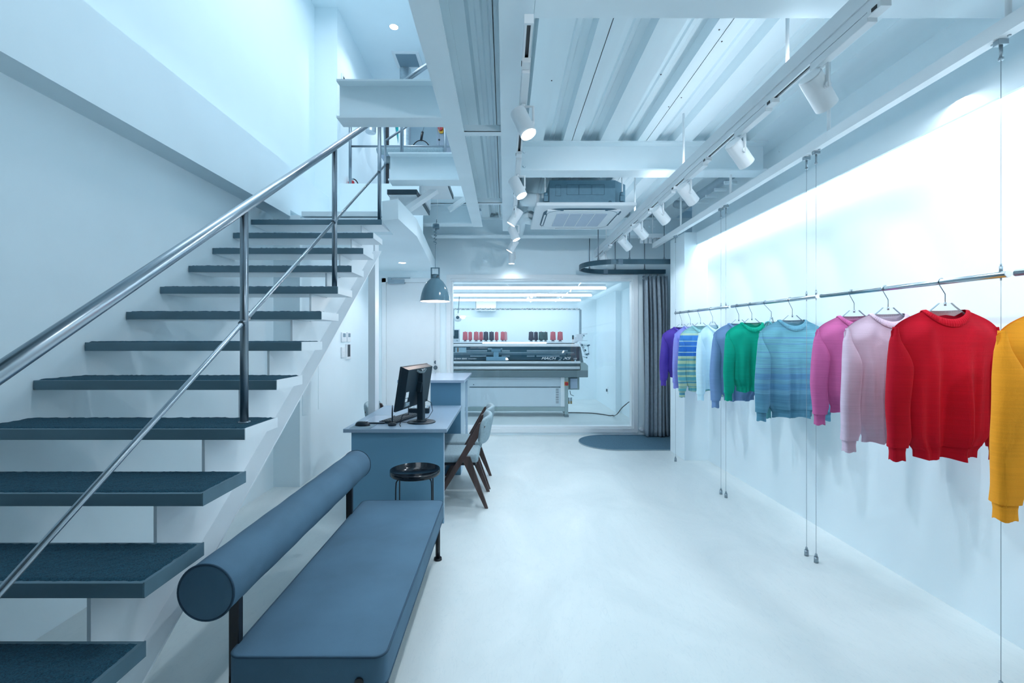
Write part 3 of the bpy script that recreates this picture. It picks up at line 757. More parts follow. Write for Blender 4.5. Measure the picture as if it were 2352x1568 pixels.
# ================================================================== DESK AND COUNTER
DT = .72
dk = thing('desk', (-.82, 4.0, 0), 'blue-grey laminate desk with a solid end panel', 'desk')
B().box(-1.213, -.435, 3.416, 4.62, DT-.028, DT, bev=.0015).build('desktop', 'desktop', dk)
B().box(-1.16, -.462, 3.445, 3.475, 0, DT-.028).build('end_panel', 'desk', dk)
B().box(-.4625, -.459, 3.4445, 3.4755, 0, DT-.028).build('edge_band', 'counter_side', dk)
B().box(-1.16, -1.13, 3.475, 4.6, .0, DT-.028).build('modesty_panel', 'desk', dk) if False else B().box(-.79, -.77, 3.475, 4.6, .05, DT-.028).build('modesty_panel', 'desk', dk)
ct = thing('counter', (-.75, 5.1, 0), 'tall reception counter with a glossy pale top at the end of the desk', 'counter')
B().box(-1.09, -.405, 4.61, 5.62, .951, .977, bev=.0015).build('countertop', 'counter', ct)
B().box(-.76, -.452, 4.665, 4.69, 0, .951).build('front_panel', 'desk', ct)
B().box(-.475, -.449, 4.69, 5.14, 0, .951).build('side_panel', 'counter_side', ct)
B().box(-.76, -.735, 4.69, 5.58, 0, .951).build('side_panel', 'counter_side', ct)
B().box(-.735, -.47, 5.12, 5.145, 0, .951).build('back_panel', 'desk', ct)
B().box(-.475, -.449, 5.50, 5.56, 0, .951).build('leg', 'counter_side', ct)

# things on the desk
mo = thing('mouse', (-1.10, 3.52, DT), 'black computer mouse on a thin pad at the desk corner', 'computer mouse')
q = at(832, 974, 3.53)
def mouse_fn(i, j):
    a = 2*PI*i/24; v = j/10
    r = cos(v*PI/2)**.6
    return (q.x+.058*r*cos(a)*(1), 3.54+.032*r*sin(a), DT+.0025+.032*sin(v*PI/2)*(1-.15*cos(a)*r))
b = B(); b.grid(mouse_fn, 24, 11, True); mo.location = (q.x, 3.54, DT); mo['_o'] = (q.x, 3.54, DT)
b.build('shell', 'blackplastic', mo); B().box(q.x-.005, q.x+.045, 3.5385, 3.5415, DT+.030, DT+.034).build('wheel', 'blackgloss', mo)
pad = B().box(-1.175, -1.01, 3.44, 3.60, DT, DT+.002).build('mouse_pad', 'vent'); tag(pad, 'thin grey pad under the black mouse', 'mouse pad')
tab = thing('drawing_tablet', (-.98, 3.78, DT), 'flat pen tablet with a pale surface and dark rim beside the keyboard', 'tablet')
B().box(-1.135, -.955, 3.62, 3.97, DT+.0005, DT+.010, bev=.002).build('body', 'blackplastic', tab)
B().box(-1.130, -.960, 3.634, 3.955, DT+.010, DT+.0115).build('surface', 'counter', tab)
pn = thing('pen_stand', (0, 0, DT), 'black pen standing upright in a small round holder', 'pen stand')
q = at(901, 975, 3.56); pn.location = (q.x, 3.56, DT); pn['_o'] = (q.x, 3.56, DT)
B().lathe([(0, 0), (.031, 0), (.033, .006), (.030, .016), (.014, .021), (.009, .026), (0, .026)], (q.x, 3.56, DT), 24).build('base', 'blackplastic', pn)
B().lathe([(.004, .02), (.0062, .05), (.0060, .09), (.0042, .13), (.0022, .158), (0, .160)], (q.x, 3.56, DT), 12).build('pen', 'blackplastic', pn)
# keyboard
kb = thing('keyboard', (-.80, 3.72, DT), 'black keyboard lying askew in front of the monitor', 'keyboard')
R = Matrix.Rotation(math.radians(72), 3, 'Z'); kc = Vector((-.875, 3.84, DT))
def kbox(b, x0, x1, y0, y1, z0, z1):
    k = len(b.v); b.box(x0, x1, y0, y1, z0, z1)
    for i in range(k, len(b.v)): v = R@Vector(b.v[i]); b.v[i] = tuple(v+kc)
b = B(); kbox(b, -.215, .215, -.07, .07, .002, .016); kb.location = kc; kb['_o'] = tuple(kc); b.build('case', 'blackplastic', kb)
key = None
for r_ in range(5):
    for c_ in range(15):
        x_ = -.203+c_*.0272; y_ = -.058+r_*.024
        if key is None:
            b = B(); b.box(0, .022, 0, .019, .016, .021, bev=.002)
            b.v = [tuple(Vector(v)) for v in b.v]
            me_ = bpy.data.meshes.new('key'); me_.from_pydata(b.v, [], b.f); me_.materials.append(M['dark_gray'] if False else mat('key_cap', (.03, .06, .08), .5))
            key = me_
        o = bpy.data.objects.new('key', key); C.objects.link(o); o.parent = kb; o['_o'] = kb['_o']
        v = R@Vector((x_, y_, 0)); o.location = v; o.rotation_euler = (0, 0, math.radians(72))
# phone / console box behind keyboard
ph = thing('desk_phone', (-.83, 3.96, DT), 'black desk device with pale keys behind the keyboard', 'phone')
B().box(-.88, -.69, 4.12, 4.24, DT, DT+.045, bev=.004, rot=(0, 0, .1)).build('body', 'blackplastic', ph)
B().box(-.87, -.70, 4.13, 4.23, DT+.046, DT+.049, rot=(0, 0, .1)).build('key_plate', 'gray', ph)
for i in range(3):
    for j in range(5): B().cyl((-.85+.03*j, 4.15+.03*i, DT+.049), (-.85+.03*j, 4.15+.03*i, DT+.053), .008, n=8).build('key', 'letter', ph)

# monitor, seen from behind
mn = thing('monitor', (-.67, 3.70, DT), 'black computer monitor seen from behind on a round foot', 'monitor')
ang = math.radians(-12); tilt = math.radians(9)
mcen = Vector((-.735, 3.715, DT+.287))
# local frame: x' = thickness axis (towards the customer side), y' = along width, z' up
RM = Matrix.Rotation(ang, 3, 'Z')@Matrix.Rotation(tilt, 3, 'Y')
def mbox(b, x0, x1, y0, y1, z0, z1, mi=0, bev=0):
    k = len(b.v); b.box(x0, x1, y0, y1, z0, z1, mi, bev)
    for i in range(k, len(b.v)): b.v[i] = tuple(mcen+RM@Vector(b.v[i]))
def mpoly(b, vs, fs, mi=0): b.add([mcen+RM@Vector(v) for v in vs], fs, mi)
b = B(); mbox(b, -.034, -.016, -.262, .262, -.176, .176, 0, .003)
b.build('bezel', 'blackplastic', mn)
b = B(); mbox(b, -.0345, -.034, -.248, .248, -.162, .162); b.build('screen', 'screen', mn)
b = B(); w0, h0, w1_, h1_ = .258, .172, .250, .166
mpoly(b, [(-.016, -w0, -h0), (-.016, w0, -h0), (-.016, w0, h0), (-.016, -w0, h0), (.035, -w1_, -h1_+.02), (.035, w1_, -h1_+.02), (.035, w1_, h1_-.006), (.035, -w1_, h1_-.006)],
      [(0, 1, 2, 3), (4, 7, 6, 5), (0, 4, 5, 1), (1, 5, 6, 2), (2, 6, 7, 3), (3, 7, 4, 0)])
b.build('back_cover', 'blackplastic', mn)
b = B()
for k in range(9):
    a_ = -1+k/4; mbox(b, .035, .050-.008*a_*a_, .005+a_*.085-.012, .005+a_*.085+.012, .118+.018*a_*a_, .132+.018*a_*a_)
b.build('carry_handle', 'dark_gray', mn)
b = B(); mbox(b, .034, .037, -.235, -.185, -.06, -.015); mbox(b, .034, .037, -.235, -.195, -.09, -.065); b.build('label_sticker', 'letter', mn)
b = B(); mbox(b, .030, .040, -.235, -.15, -.13, -.10); mbox(b, .034, .046, -.23, -.21, -.12, -.095); b.build('ports', 'gray', mn)
# emblem and lettering on the top slope
def mtxt(name, s, size, p, m):
    cu = bpy.data.curves.new(name, 'FONT'); cu.body = s; cu.size = size; cu.extrude = .0006; cu.offset = .0005
    t_ = bpy.data.objects.new(name, cu); C.objects.link(t_); bpy.context.view_layer.update()
    me = bpy.data.meshes.new_from_object(t_); bpy.data.objects.remove(t_)
    org = Vector(mn['_o'])
    for v in me.vertices:
        l = Vector((p[0]-.0, p[1]+v.co.x, p[2]+v.co.y)) + Vector((v.co.z, 0, 0))
        v.co = mcen+RM@l-org
    me.materials.clear(); me.materials.append(M[m]); o = bpy.data.objects.new(name, me); C.objects.link(o); o.parent = mn; return o
mtxt('logo_lettering', 'EIZO', .020, (.0362, .045, .138), 'letter')
b = B(); mpoly(b, [(.0362, -.01, .152), (.0362, .012, .146), (.0362, .036, .128), (.0362, .036, .150), (.0368, -.01, .152), (.0368, .012, .146), (.0368, .036, .128), (.0368, .036, .150)], [(0, 1, 2, 3), (4, 5, 6, 7)])
b.build('logo_mark', 'letter', mn)
fc = Vector((at(968, 972, 3.70).x, 3.70, DT))
b = B(); b.lathe([(0, .012), (.09, .012), (.112, .007), (.115, 0), (0, 0)], fc, 48); b.cyl(fc+Vector((0, 0, .01)), fc+Vector((0, 0, .022)), .045, .04, 24); b.build('foot', 'blackplastic', mn)
b = B(); b.box(fc.x-.028, fc.x+.022, 3.672, 3.728, DT+.015, DT+.40, bev=.004, rot=(0, 0, ang), piv=(fc.x, 3.7, DT)); b.build('stand', 'blackplastic', mn)
b = B(); mbox(b, .034, .075, -.04, .04, -.03, .05, 0, .004); b.build('mount', 'blackplastic', mn)
pp_ = [mcen+RM@Vector((.05, -.19, -.12)), mcen+RM@Vector((.06, -.185, -.19)), (-.80, 3.57, DT+.08), (-.815, 3.53, DT+.01), (-.80, 3.50, DT+.004)]
B().tube(pp_, .0035, 8).build('cable', 'blackplastic', mn)
B().tube([(fc.x+.02, 3.74, DT+.18), (fc.x+.07, 3.76, DT+.15), (fc.x+.08, 3.77, DT+.08), (fc.x+.05, 3.74, DT+.03), (fc.x, 3.66, DT+.02), (fc.x-.12, 3.66, DT+.006), (fc.x-.2, 3.7, DT+.005)], .0025, 8).build('cable', 'blackplastic', mn)

# ================================================================== CHAIRS
def make_chair(loc):
    x, y, _ = loc
    t = thing('chair', loc, '', 'chair', 'upholstered chairs at the desk')
    W_ = .41
    for k, yy in enumerate((y, y+W_)):
        # slanting back leg: from front foot up to the backrest
        b = B().prism([(x-.465, 0), (x-.435, 0), (x-.01, .675), (x-.045, .705), (x-.062, .70)], 'y', yy-.012, yy+.014)
        b.build('front_leg', 'wood', t)
        b = B().prism([(x-.012, 0), (x+.014, 0), (x-.135, .425), (x-.20, .43), (x-.185, .37)], 'y', yy-.012, yy+.014)
        b.build('rear_leg', 'wood', t)
    b = B(); b.box(x-.40, x-.38, y+.01, y+W_-.01, .24, .27); b.box(x-.16, x-.14, y+.01, y+W_-.01, .31, .345)
    b.build('stretcher', 'black', t)
    b = B(); b.box(x-.53, x-.07, y+.018, y+W_-.016, .365, .435, bev=.022)
    for i, s_ in enumerate(b.sm): b.sm[i] = True
    b.build('seat', 'seat', t)
    B().box(x-.50, x-.09, y+.03, y+W_-.03, .345, .366).build('seat_frame', 'black', t)
    # curved backrest pad
    def fn(i, j):
        u = -1+2*i/16; th = 2*PI*j/20
        px = x-.045+.055*(1-u*u)+.0; e = (1-abs(u)**6)**.5 if abs(u) < 1 else 0.
        hh = .115*(.75+.25*e)*1.0; tt = .026*(.6+.4*e)
        zz = .635+hh*math.copysign(abs(sin(th))**.55, sin(th)); xx = px+tt*math.copysign(abs(cos(th))**.7, cos(th))+.16*(zz-.635)
        return (xx, y+W_/2+u*.225, zz)
    b = B().grid(lambda j, i: fn(i, j), 20, 17, True)
    n0 = len(b.v)-20*17
    b.f.append(tuple(range(19, -1, -1))); b.f.append(tuple(range(16*20, 17*20))); b.mi += [0, 0]; b.sm += [True, True]
    b.build('backrest', 'seat', t)
    return t
c1 = make_chair((-.150, 3.755, 0)); c1['label'] = 'walnut-framed chair with pale grey pad at the desk, nearest the side table'
c2 = copy_tree(c1); c2.location = (-.145, 4.236, 0); c2['label'] = 'walnut-framed chair with pale grey pad tucked in beside the tall counter'
c3 = copy_tree(c1); c3.location = (-1.385, 4.90, 0); c3.rotation_euler = (0, 0, PI); c3['label'] = 'chair on the staff side of the desk, behind the slim white post'
M_dark_seat = mat('chair_fabric_dark', (.17, .24, .30), .85, var=.1, scale=60)

# ================================================================== WALL CONTROLS
def wall_unit(name, pxs, pys, X, label, cat, screen=None, buttons=0, dark=False):
    "small device on a wall facing +x; pxs, pys pixel bounds on the wall plane"
    ya, yb = sorted((X*FOC/(p-VX)) for p in pxs); ym = (ya+yb)/2
    z1, z0 = EYE-(pys[0]-VY)*ym/FOC, EYE-(pys[1]-VY)*ym/FOC
    t = thing(name, (X, ym, (z0+z1)/2), label, cat)
    B().box(X, X+.018, ya, yb, z0, z1, bev=.003).build('housing', 'plastic', t)
    if screen: B().box(X+.018, X+.0195, ya+(yb-ya)*.2, yb-(yb-ya)*.2, z0+(z1-z0)*screen[0], z0+(z1-z0)*screen[1]).build('display', 'vent' if not dark else 'blackplastic', t)
    b = B()
    for k in range(buttons):
        zz = z0+(z1-z0)*(.15+.18*(k//2)); yy = ya+(yb-ya)*(.35 if k % 2 else .65)
        b = B().box(X+.018, X+.021, yy-.008, yy+.008, zz-.006, zz+.006).build('button', 'white', t)
    return t
wall_unit('thermostat', (782.5, 792.5), (763, 785), -1.93, 'white thermostat with small display, upper one nearer the stairs', 'thermostat', (.5, .9), 4)
wall_unit('thermostat', (795, 803), (763, 785), -1.93, 'white thermostat with small display, upper one nearer the door', 'thermostat', (.5, .9), 4)
wall_unit('switch_plate', (782.5, 790), (797, 821), -1.93, 'white light switch plate under the nearer thermostat', 'light switch', None, 6)
wall_unit('intercom', (793, 803), (790, 825), -1.93, 'slim white wall unit with a tall dark screen', 'intercom', (.18, .97), 0, True)
wall_unit('thermostat', (783, 792.5), (175, 205), -1.92, 'white thermostat high on the stairwell wall above the guard rail', 'thermostat', (.45, .85), 2, True)

# ================================================================== UPPER FLOOR
fe = thing('fire_extinguisher', (-1.72, 5.5, 3.2), 'red fire extinguisher with a black hose on the upper landing', 'fire extinguisher')
ex = at(807, 400, 5.55).x
fe.location = (ex, 5.55, 3.2); fe['_o'] = (ex, 5.55, 3.2)
B().lathe([(0, 0), (.036, 0), (.038, .01), (.038, .10), (.030, .12), (.012, .128), (0, .128)], (ex, 5.55, 3.2), 24).build('cylinder', 'red', fe)
B().box(ex-.03, ex+.03, 5.54, 5.56, 3.335, 3.35, bev=.002).build('lever', 'hook', fe)
B().tube([(ex+.01, 5.55, 3.338)]+[(ex+.02+.075*sin(a*PI/20), 5.55, 3.20+.145*cos(a*PI/20)) for a in range(0, 11)], .007, 8).build('hose', 'black', fe)
it = thing('ironing_table', (-1.2, 6.0, 3.2), 'padded pressing table on the upper floor with a dark underside', 'ironing table')
pa, pb = at(866, 345, 5.8), at(1018, 345, 5.8)
b = B(); b.tube([(pa.x, 5.8, pa.z-.01), (pa.x+.06, 5.8, pa.z), (pb.x-.06, 5.8, pa.z), (pb.x, 5.8, pa.z-.01)], [.035, .055, .055, .03], 16)
b.build('pad_roll', 'seat', it)
B().box(pa.x+.02, pb.x-.05, 5.8, 6.35, pa.z-.05, pa.z+.03, bev=.01).build('pad', 'counter', it)
B().box(pa.x+.09, pb.x-.08, 5.86, 6.3, pa.z-.13, pa.z-.05).build('tray', 'dark_gray', it)
for xx in (pa.x+.2, pb.x-.2): B().box(xx-.03, xx+.03, 6.0, 6.1, 3.2, pa.z-.13).build('leg', 'gray', it)
B().box(pb.x-.02, pb.x+.35, 5.8, 6.1, pa.z-.35, pa.z-.08).build('side_box', 'gray', it)
ic = thing('iron_balancer', (-1.0, 6.0, 3.9), 'black springy cable arm hanging over the pressing table', 'cable holder')
q = at(967, 315, 5.9)
B().tube([(q.x+.14*cos(PI*k/16), 5.9, q.z-.30+.26*sin(PI*k/16)**.8) for k in range(17)], .007, 8).build('arc', 'black', ic)
B().cyl((q.x+.0, 5.9, q.z-.045), (q.x+.02, 5.9, q.z+.07), .016).build('grip', 'black', ic)
B().cyl((q.x+.02, 5.9, q.z+.06), (q.x+.30, 5.9, 5.19), .004, n=8).build('cable', 'wire', ic)
wc = thing('pull_cord', (q.x+.33, 5.9, 4.2), 'thin hanging cord with a small black bead by the pressing table', 'cord')
B().cyl((q.x+.235, 5.9, 3.9), (q.x+.235, 5.9, 5.2), .003, n=8).build('cord', 'wire', wc); B().lathe([(0, -.014), (.012, -.008), (.014, 0), (.012, .008), (0, .014)], (q.x+.235, 5.9, at(0, 321, 5.9).z), 14).build('bead', 'black', wc)
cb = thing('control_cabinet', (-.6, 6.6, 3.2), 'grey control cabinet with a red stop button on the upper floor', 'cabinet')
cxa = at(1003, 340, 6.6).x
B().box(cxa, cxa+.7, 6.6, 7.0, 3.2, 5.0).build('body', mat('cabinet_grey', (.26, .34, .42), .5), cb)
q = at(1014, 300, 6.6)
B().cyl((q.x, 6.6, q.z), (q.x, 6.575, q.z), .045, n=24).build('button_plate', 'yellow', cb); B().cyl((q.x-.01, 6.575, q.z+.02), (q.x-.01, 6.545, q.z+.02), .035, n=24).build('stop_button', 'red', cb)
sg = at(904, 297, 7.0)
o = B().prism([(sg.x-.06, sg.z+.35), (sg.x+.03, sg.z+.35), (sg.x+.03, sg.z-.12)], 'y', 7.19, 7.20).build('pennant', mat('teal_paint', (.0, .25, .27), .5)); tag(o, 'small teal triangular pennant on the upper floor', 'pennant')
o = B().box(sg.x-.16, sg.x+.06, 7.2, 7.4, 3.2, 5.2).build('partition', 'mach_white'); tag(o, 'pale grey partition post on the upper floor', 'partition')
dd = thing('exhaust_duct', (-1.3, 6.5, 4.6), 'silver flexible duct dropping from the upper ceiling', 'duct')
def corr(pts, r, n, per=18):
    out = []; rad = []
    pts = [Vector(p) for p in pts]
    for i in range(len(pts)-1):
        L = (pts[i+1]-pts[i]).length; k = max(2, int(L/.012))
        for j in range(k): out.append(pts[i].lerp(pts[i+1], j/k)); rad.append(r*(1+.035*(1 if len(rad) % 2 else -1)))
    return B().tube(out, rad, n)
qa = at(931, 160, 6.4)
corr([(qa.x, 6.4, 5.19), (qa.x, 6.4, 4.6), (qa.x, 6.4, 4.0)], .075, 20).build('hose', 'silver', dd)
qb = at(880, 200, 6.2)
d2 = thing('exhaust_duct', (qb.x, 6.2, 4.7), 'silver flexible duct elbow curving behind the high stub beam', 'duct')
corr([(qb.x-.17, 6.2, 4.2), (qb.x-.16, 6.2, 4.55), (qb.x-.10, 6.2, 4.73), (qb.x, 6.2, 4.82), (qb.x+.12, 6.2, 4.84), (qb.x+.35, 6.2, 4.80)], .07, 20).build('hose', 'silver', d2)
bf = thing('clothes_rack_stand', (-1.2, 6.0, 3.2), 'black square-tube frame standing on the upper floor', 'rack')
fa, fb = at(886, 188, 5.9), at(1000, 186, 5.9)
B().box(fa.x, fb.x+.3, 5.9, 5.935, fa.z-.03, fa.z+.0).build('top_bar', 'black', bf)
B().box(fa.x, fa.x+.035, 5.9, 5.935, 3.2, fa.z-.03).build('upright', 'black', bf)
B().box(fa.x+.30, fa.x+.335, 5.9, 7.0, fa.z-.03, fa.z+.0, rot=(.0, 0, -.12)).build('side_bar', 'black', bf)
vt = thing('ceiling_vent', (-1.3, 6.2, 5.2), 'square white vent with a grey filter in the upper ceiling', 'vent')
va, vb = at(910, 120, 6.04), at(966, 152, 6.35)
B().box(-1.50, -1.14, 6.02, 6.38, 5.185, 5.2).build('frame', 'white', vt); B().box(-1.455, -1.185, 6.06, 6.34, 5.18, 5.186).build('filter', 'vent', vt)

# ================================================================== CURTAIN, TRACK, RUG
cR, cxc, cyc = .43, 1.447, 6.125
def ustrip(r, ext0, ext1):
    pts = [(ext0, cyc-r)]
    for k in range(25):
        a = -PI/2-PI*k/24; pts.append((cxc+r*cos(a), cyc+r*sin(a)))
    pts.append((ext1, cyc+r)); return pts
ctk = thing('curtain_track', (cxc, cyc, 2.33), 'dark steel U-shaped curtain track hung on rods', 'curtain track')
zt0, zt1 = 2.330, 2.392
oo, ii = ustrip(cR+.010, XR+.5, 2.318), ustrip(cR-.010, XR+.5, 2.318)
b = B(); n_ = len(oo)
vs = [(p[0], p[1], zt0) for p in oo]+[(p[0], p[1], zt1) for p in oo]+[(p[0], p[1], zt0) for p in ii]+[(p[0], p[1], zt1) for p in ii]
fs = []
for i in range(n_-1):
    fs += [(i, i+1, n_+i+1, n_+i), (2*n_+i+1, 2*n_+i, 3*n_+i, 3*n_+i+1), (n_+i, n_+i+1, 3*n_+i+1, 3*n_+i), (i+1, i, 2*n_+i, 2*n_+i+1)]
fs += [(0, n_, 3*n_, 2*n_), (n_-1, 2*n_-1, 4*n_-1, 3*n_-1)]
b.add(vs, fs); b.build('track', 'track_dark', ctk)
for px, yy, s_ in ((1425, cyc-cR, -1), (1391, cyc+cR, -1)):
    x_ = (px-VX)*yy/FOC; B().box(x_-.03, x_+.03, yy-.014, yy+.014, zt0-.003, zt1+.002).build('joint_sleeve', mat('joint_grey', (.17, .25, .31), .4, metal=.3), ctk)
for px, yy in ((1354, None), (1374, None), (1413, cyc+cR), (1446, cyc-cR), (1480.5, cyc+cR), (1525.5, cyc-cR)):
    if px == 1354: x_, yy = cxc-cR*cos(.9), cyc+cR*sin(.9); x_ = (px-VX)*yy/FOC
    elif px == 1374: yy = cyc-.36; x_ = (px-VX)*yy/FOC
    else: x_ = (px-VX)*yy/FOC
    b = B(); b.cyl((x_, yy, zt1), (x_, yy, HB+.3), .0065, n=10); b.cyl((x_, yy, zt1), (x_, yy, zt1+.018), .013, n=8)
    b.build('hanger_rod', 'post', ctk)
# curtain: gathered cloth along the far side of the track, leading into the alcove
ck = thing('curtain', (2.1, 6.5, 0), 'gathered charcoal fabric curtain drawn to the side on eyelets', 'curtain')
NU, NV = 260, 30
def curtain(i, j):
    u, v = i/(NU-1), j/(NV-1)     # v 0 top, 1 bottom
    xt = 1.985+.335*u; xb = 1.99+.36*u
    X = xt*(1-v)+xb*v
    ph = u*6.3*2*PI
    amp = .052+.022*sin(u*11+1)+.012*v
    Y = cyc+cR-.005-.035+amp*sin(ph+.8*sin(v*2.2+u*6))*(.45+.55*min(1, v*4))
    X += .018*sin(ph*1.0+1.3)*(.3+.7*v)+.02*sin(v*3+u*4)*v
    if u < .06: X -= (.06-u)*.9*(1-v)*.6
    Z = 2.285-(2.285-.03)*v+(.008*sin(ph) if j in (0, NV-1) else 0)
    return (X, Y-.05, Z)
b = B(); b.grid(curtain, NU, NV); o = b.build('cloth', 'curtain', ck, fix=False)
so = o.modifiers.new('thickness', 'SOLIDIFY'); so.thickness = .003
def curtain2(i, j):
    u, v = i/79, j/19; ph = u*5*2*PI
    return (XR+.03+.45*u, 6.30+.04*sin(ph+.5*sin(v*3)), 2.05-2.02*v)
o = B().grid(curtain2, 80, 20).build('cloth', 'curtain', ck, fix=False); so = o.modifiers.new('thickness', 'SOLIDIFY'); so.thickness = .003
for k in range(12):
    x_ = 2.0+.027*k; B().cyl((x_, cyc+cR, zt0), (x_, cyc+cR-.02, 2.285), .003, n=6).build('glider', 'silver', ck)
b = B(); q = at(1477.5, 639.5, 6.43); b.tube([(q.x+.013*cos(2*PI*k/20), 6.405, q.z+.013*sin(2*PI*k/20)) for k in range(20)], .0035, 8, closed=True); b.build('eyelet', 'silver', ck)
q = at(1476, 987, 6.5)
o = thing('door_stop', (q.x, 6.56, q.z), 'round white stop low on the wall beside the curtain', 'doorstop')
B().cyl((q.x, YB, q.z), (q.x, YB-.05, q.z), .026).build('cup', 'white', o)
rr_ = ustrip(.44, XR+.9, XR+.9)
o = B().prism([(p[0], min(p[1], YB-.005)) for p in rr_], 'z', 0.0005, .010).build('rug', 'rug'); tag(o, 'charcoal round-ended rug under the curtain track', 'rug')
o2 = ustrip(.447, XR+.9, XR+.9)
n_ = len(rr_); b = B()
vs = [(p[0], min(p[1], YB-.004), .0006) for p in o2]+[(p[0], min(p[1], YB-.004), .0115) for p in o2]+[(p[0], min(p[1], YB-.006), .0115) for p in rr_]
b.add(vs, [(i, i+1, n_+i+1, n_+i) for i in range(n_-1)]+[(n_+i, n_+i+1, 2*n_+i+1, 2*n_+i) for i in range(n_-1)])
b2_ = b.build('edge_binding', 'gray', None); b2_.location = (0, 0, 0); b2_.parent = o; o['_o'] = (0, 0, 0)

# ================================================================== MACHINE ROOM
b = B(); b.box(2.20, 2.30, 6.72, 8.6, 0, 2.35); b.box(2.10, 2.30, 8.6, 10.45, 0, 2.35)
w = b.build('wall_machine_side', 'wall'); struct(w, 'white side wall of the machine room with two sockets')
w = B().box(-1.4, 2.3, 10.45, 10.55, 0, 2.35).build('wall_machine_back', 'wall'); struct(w, 'white rear wall of the machine room')
w = B().box(-1.5, -1.4, 6.71, 10.55, 0, 2.35).build('wall_machine_far', 'wall'); struct(w, 'white end wall of the machine room hidden beside the window')
w = B().box(-1.5, 2.3, 6.71, 10.55, 2.30, 2.40).build('ceiling_machine_room', 'wall'); struct(w, 'white ceiling of the machine room with tube lights')
for yy, nm in ((7.57, 'nearest the glass'), (8.83, 'in the middle'), (9.95, 'nearest the rear wall')):
    x1_ = {7.57: at(1392, 0, 7.57).x, 8.83: at(1359, 0, 8.83).x, 9.95: at(1334, 0, 9.95).x}[yy]
    t = thing('tube_light', (0, yy, 2.26), 'long glowing tube light on the machine room ceiling, '+nm, 'tube light', 'machine room tube lights')
    B().box(-1.3, x1_-.01, yy-.025, yy+.025, 2.262, 2.30).build('fixture', 'white', t)
    B().tube([(-1.3, yy, 2.235), (x1_-.02, yy, 2.235), (x1_, yy, 2.235)], [.021, .021, .016], 12).build('tube', 'tube', t)
ac2 = thing('air_conditioner', (.7, 9.4, 2.3), 'ceiling cassette air conditioner inside the machine room', 'air conditioner')
B().box(.42, 1.28, 8.95, 9.7, 2.262, 2.298, bev=.01).build('fascia', 'plastic', ac2)
B().box(.66, 1.08, 9.15, 9.5, 2.255, 2.263).build('grille', 'vent', ac2)
for xx in (.52, 1.18): B().box(xx-.02, xx+.02, 9.15, 9.5, 2.255, 2.263, bev=.002).build('air_slot', 'teal_dark', ac2)
wa, wb = at(1092, 690, 10.3), at(1140, 714, 10.3)
ac3 = thing('air_conditioner', ((wa.x+wb.x)/2, 10.35, wb.z), 'white wall-mounted air conditioner above the yarn cones', 'air conditioner')
B().box(wa.x, wb.x, 10.22, 10.45, wb.z, wa.z, bev=.02).build('casing', 'white', ac3); B().box(wa.x+.01, wa.x+.02, 10.215, 10.225, wb.z+.06, wa.z-.02).build('lettering_strip', 'dark_gray', ac3)
q = at(1052, 729, 9.6)
cm = thing('security_camera', (q.x, 9.6, q.z), 'white dome-like camera hanging at the rear of the machine room', 'camera')
B().lathe([(0, -.09), (.06, -.075), (.085, -.02), (.075, .05), (.04, .08), (0, .09)], q, 24).build('housing', 'white', cm)
B().cyl(q+Vector((0, -.085, .0)), q+Vector((0, -.06, 0)), .035).build('lens', 'teal_dark', cm); B().cyl(q+Vector((0, 0, .08)), (q.x+.03, 9.6, 2.30), .01).build('arm', 'gray', cm)

# sockets and the power cord
def socket(px, py, lab):
    X = 2.10 if px < 1400 else 2.20
    Y = X*FOC/(px-VX); z = EYE-(py-VY)*Y/FOC
    t = thing('wall_socket', (X, Y, z), lab, 'socket')
    B().box(X-.008, X, Y-.04, Y+.04, z-.07, z+.07, bev=.002).build('plate', 'white', t); B().box(X-.03, X-.008, Y-.025, Y+.025, z-.025, z+.03, bev=.003).build('plug', 'teal_dark', t)
    return X, Y, z
socket(1395.5, 896, 'wall socket with a dark plug, further along the machine room wall')
X, Y, z = socket(1451, 923, 'wall socket feeding the long black machine cord')
cd = [(1301, 947.5, 8.2), (1330, 948, 8.15), (1360, 949, 8.05), (1385, 952, 7.9), (1400, 954.5, 7.8), (1410, 954.8, 7.75), (1418, 950, 7.72), (1428, 937, 7.66), (1438, 928, 7.62)]
pts = []
for px, py, yy in cd:
    p_ = at(px, py, yy)
    if px <= 1410: yy = EYE*FOC/(py-VY)*.997; p_ = at(px, py, yy); p_.z = .008
    pts.append(p_)
pts += [Vector((X-.05, Y, z)), Vector((X-.02, Y, z))]
def smooth(P, k=5):
    out = []
    for i in range(len(P)-1):
        p0, p1, p2, p3 = P[max(0, i-1)], P[i], P[i+1], P[min(len(P)-1, i+2)]
        for j in range(k):
            t = j/k; out.append(.5*((2*p1)+(p2-p0)*t+(2*p0-5*p1+4*p2-p3)*t*t+(3*p1-p0-3*p2+p3)*t**3))
    out.append(P[-1]); return out
sp_ = smooth(pts); 
for p_ in sp_: p_.z = max(p_.z, .008)
o = B().tube(sp_, .008, 8).build('power_cord', 'black'); tag(o, 'black power cord snaking from the machine to the wall socket', 'cord')

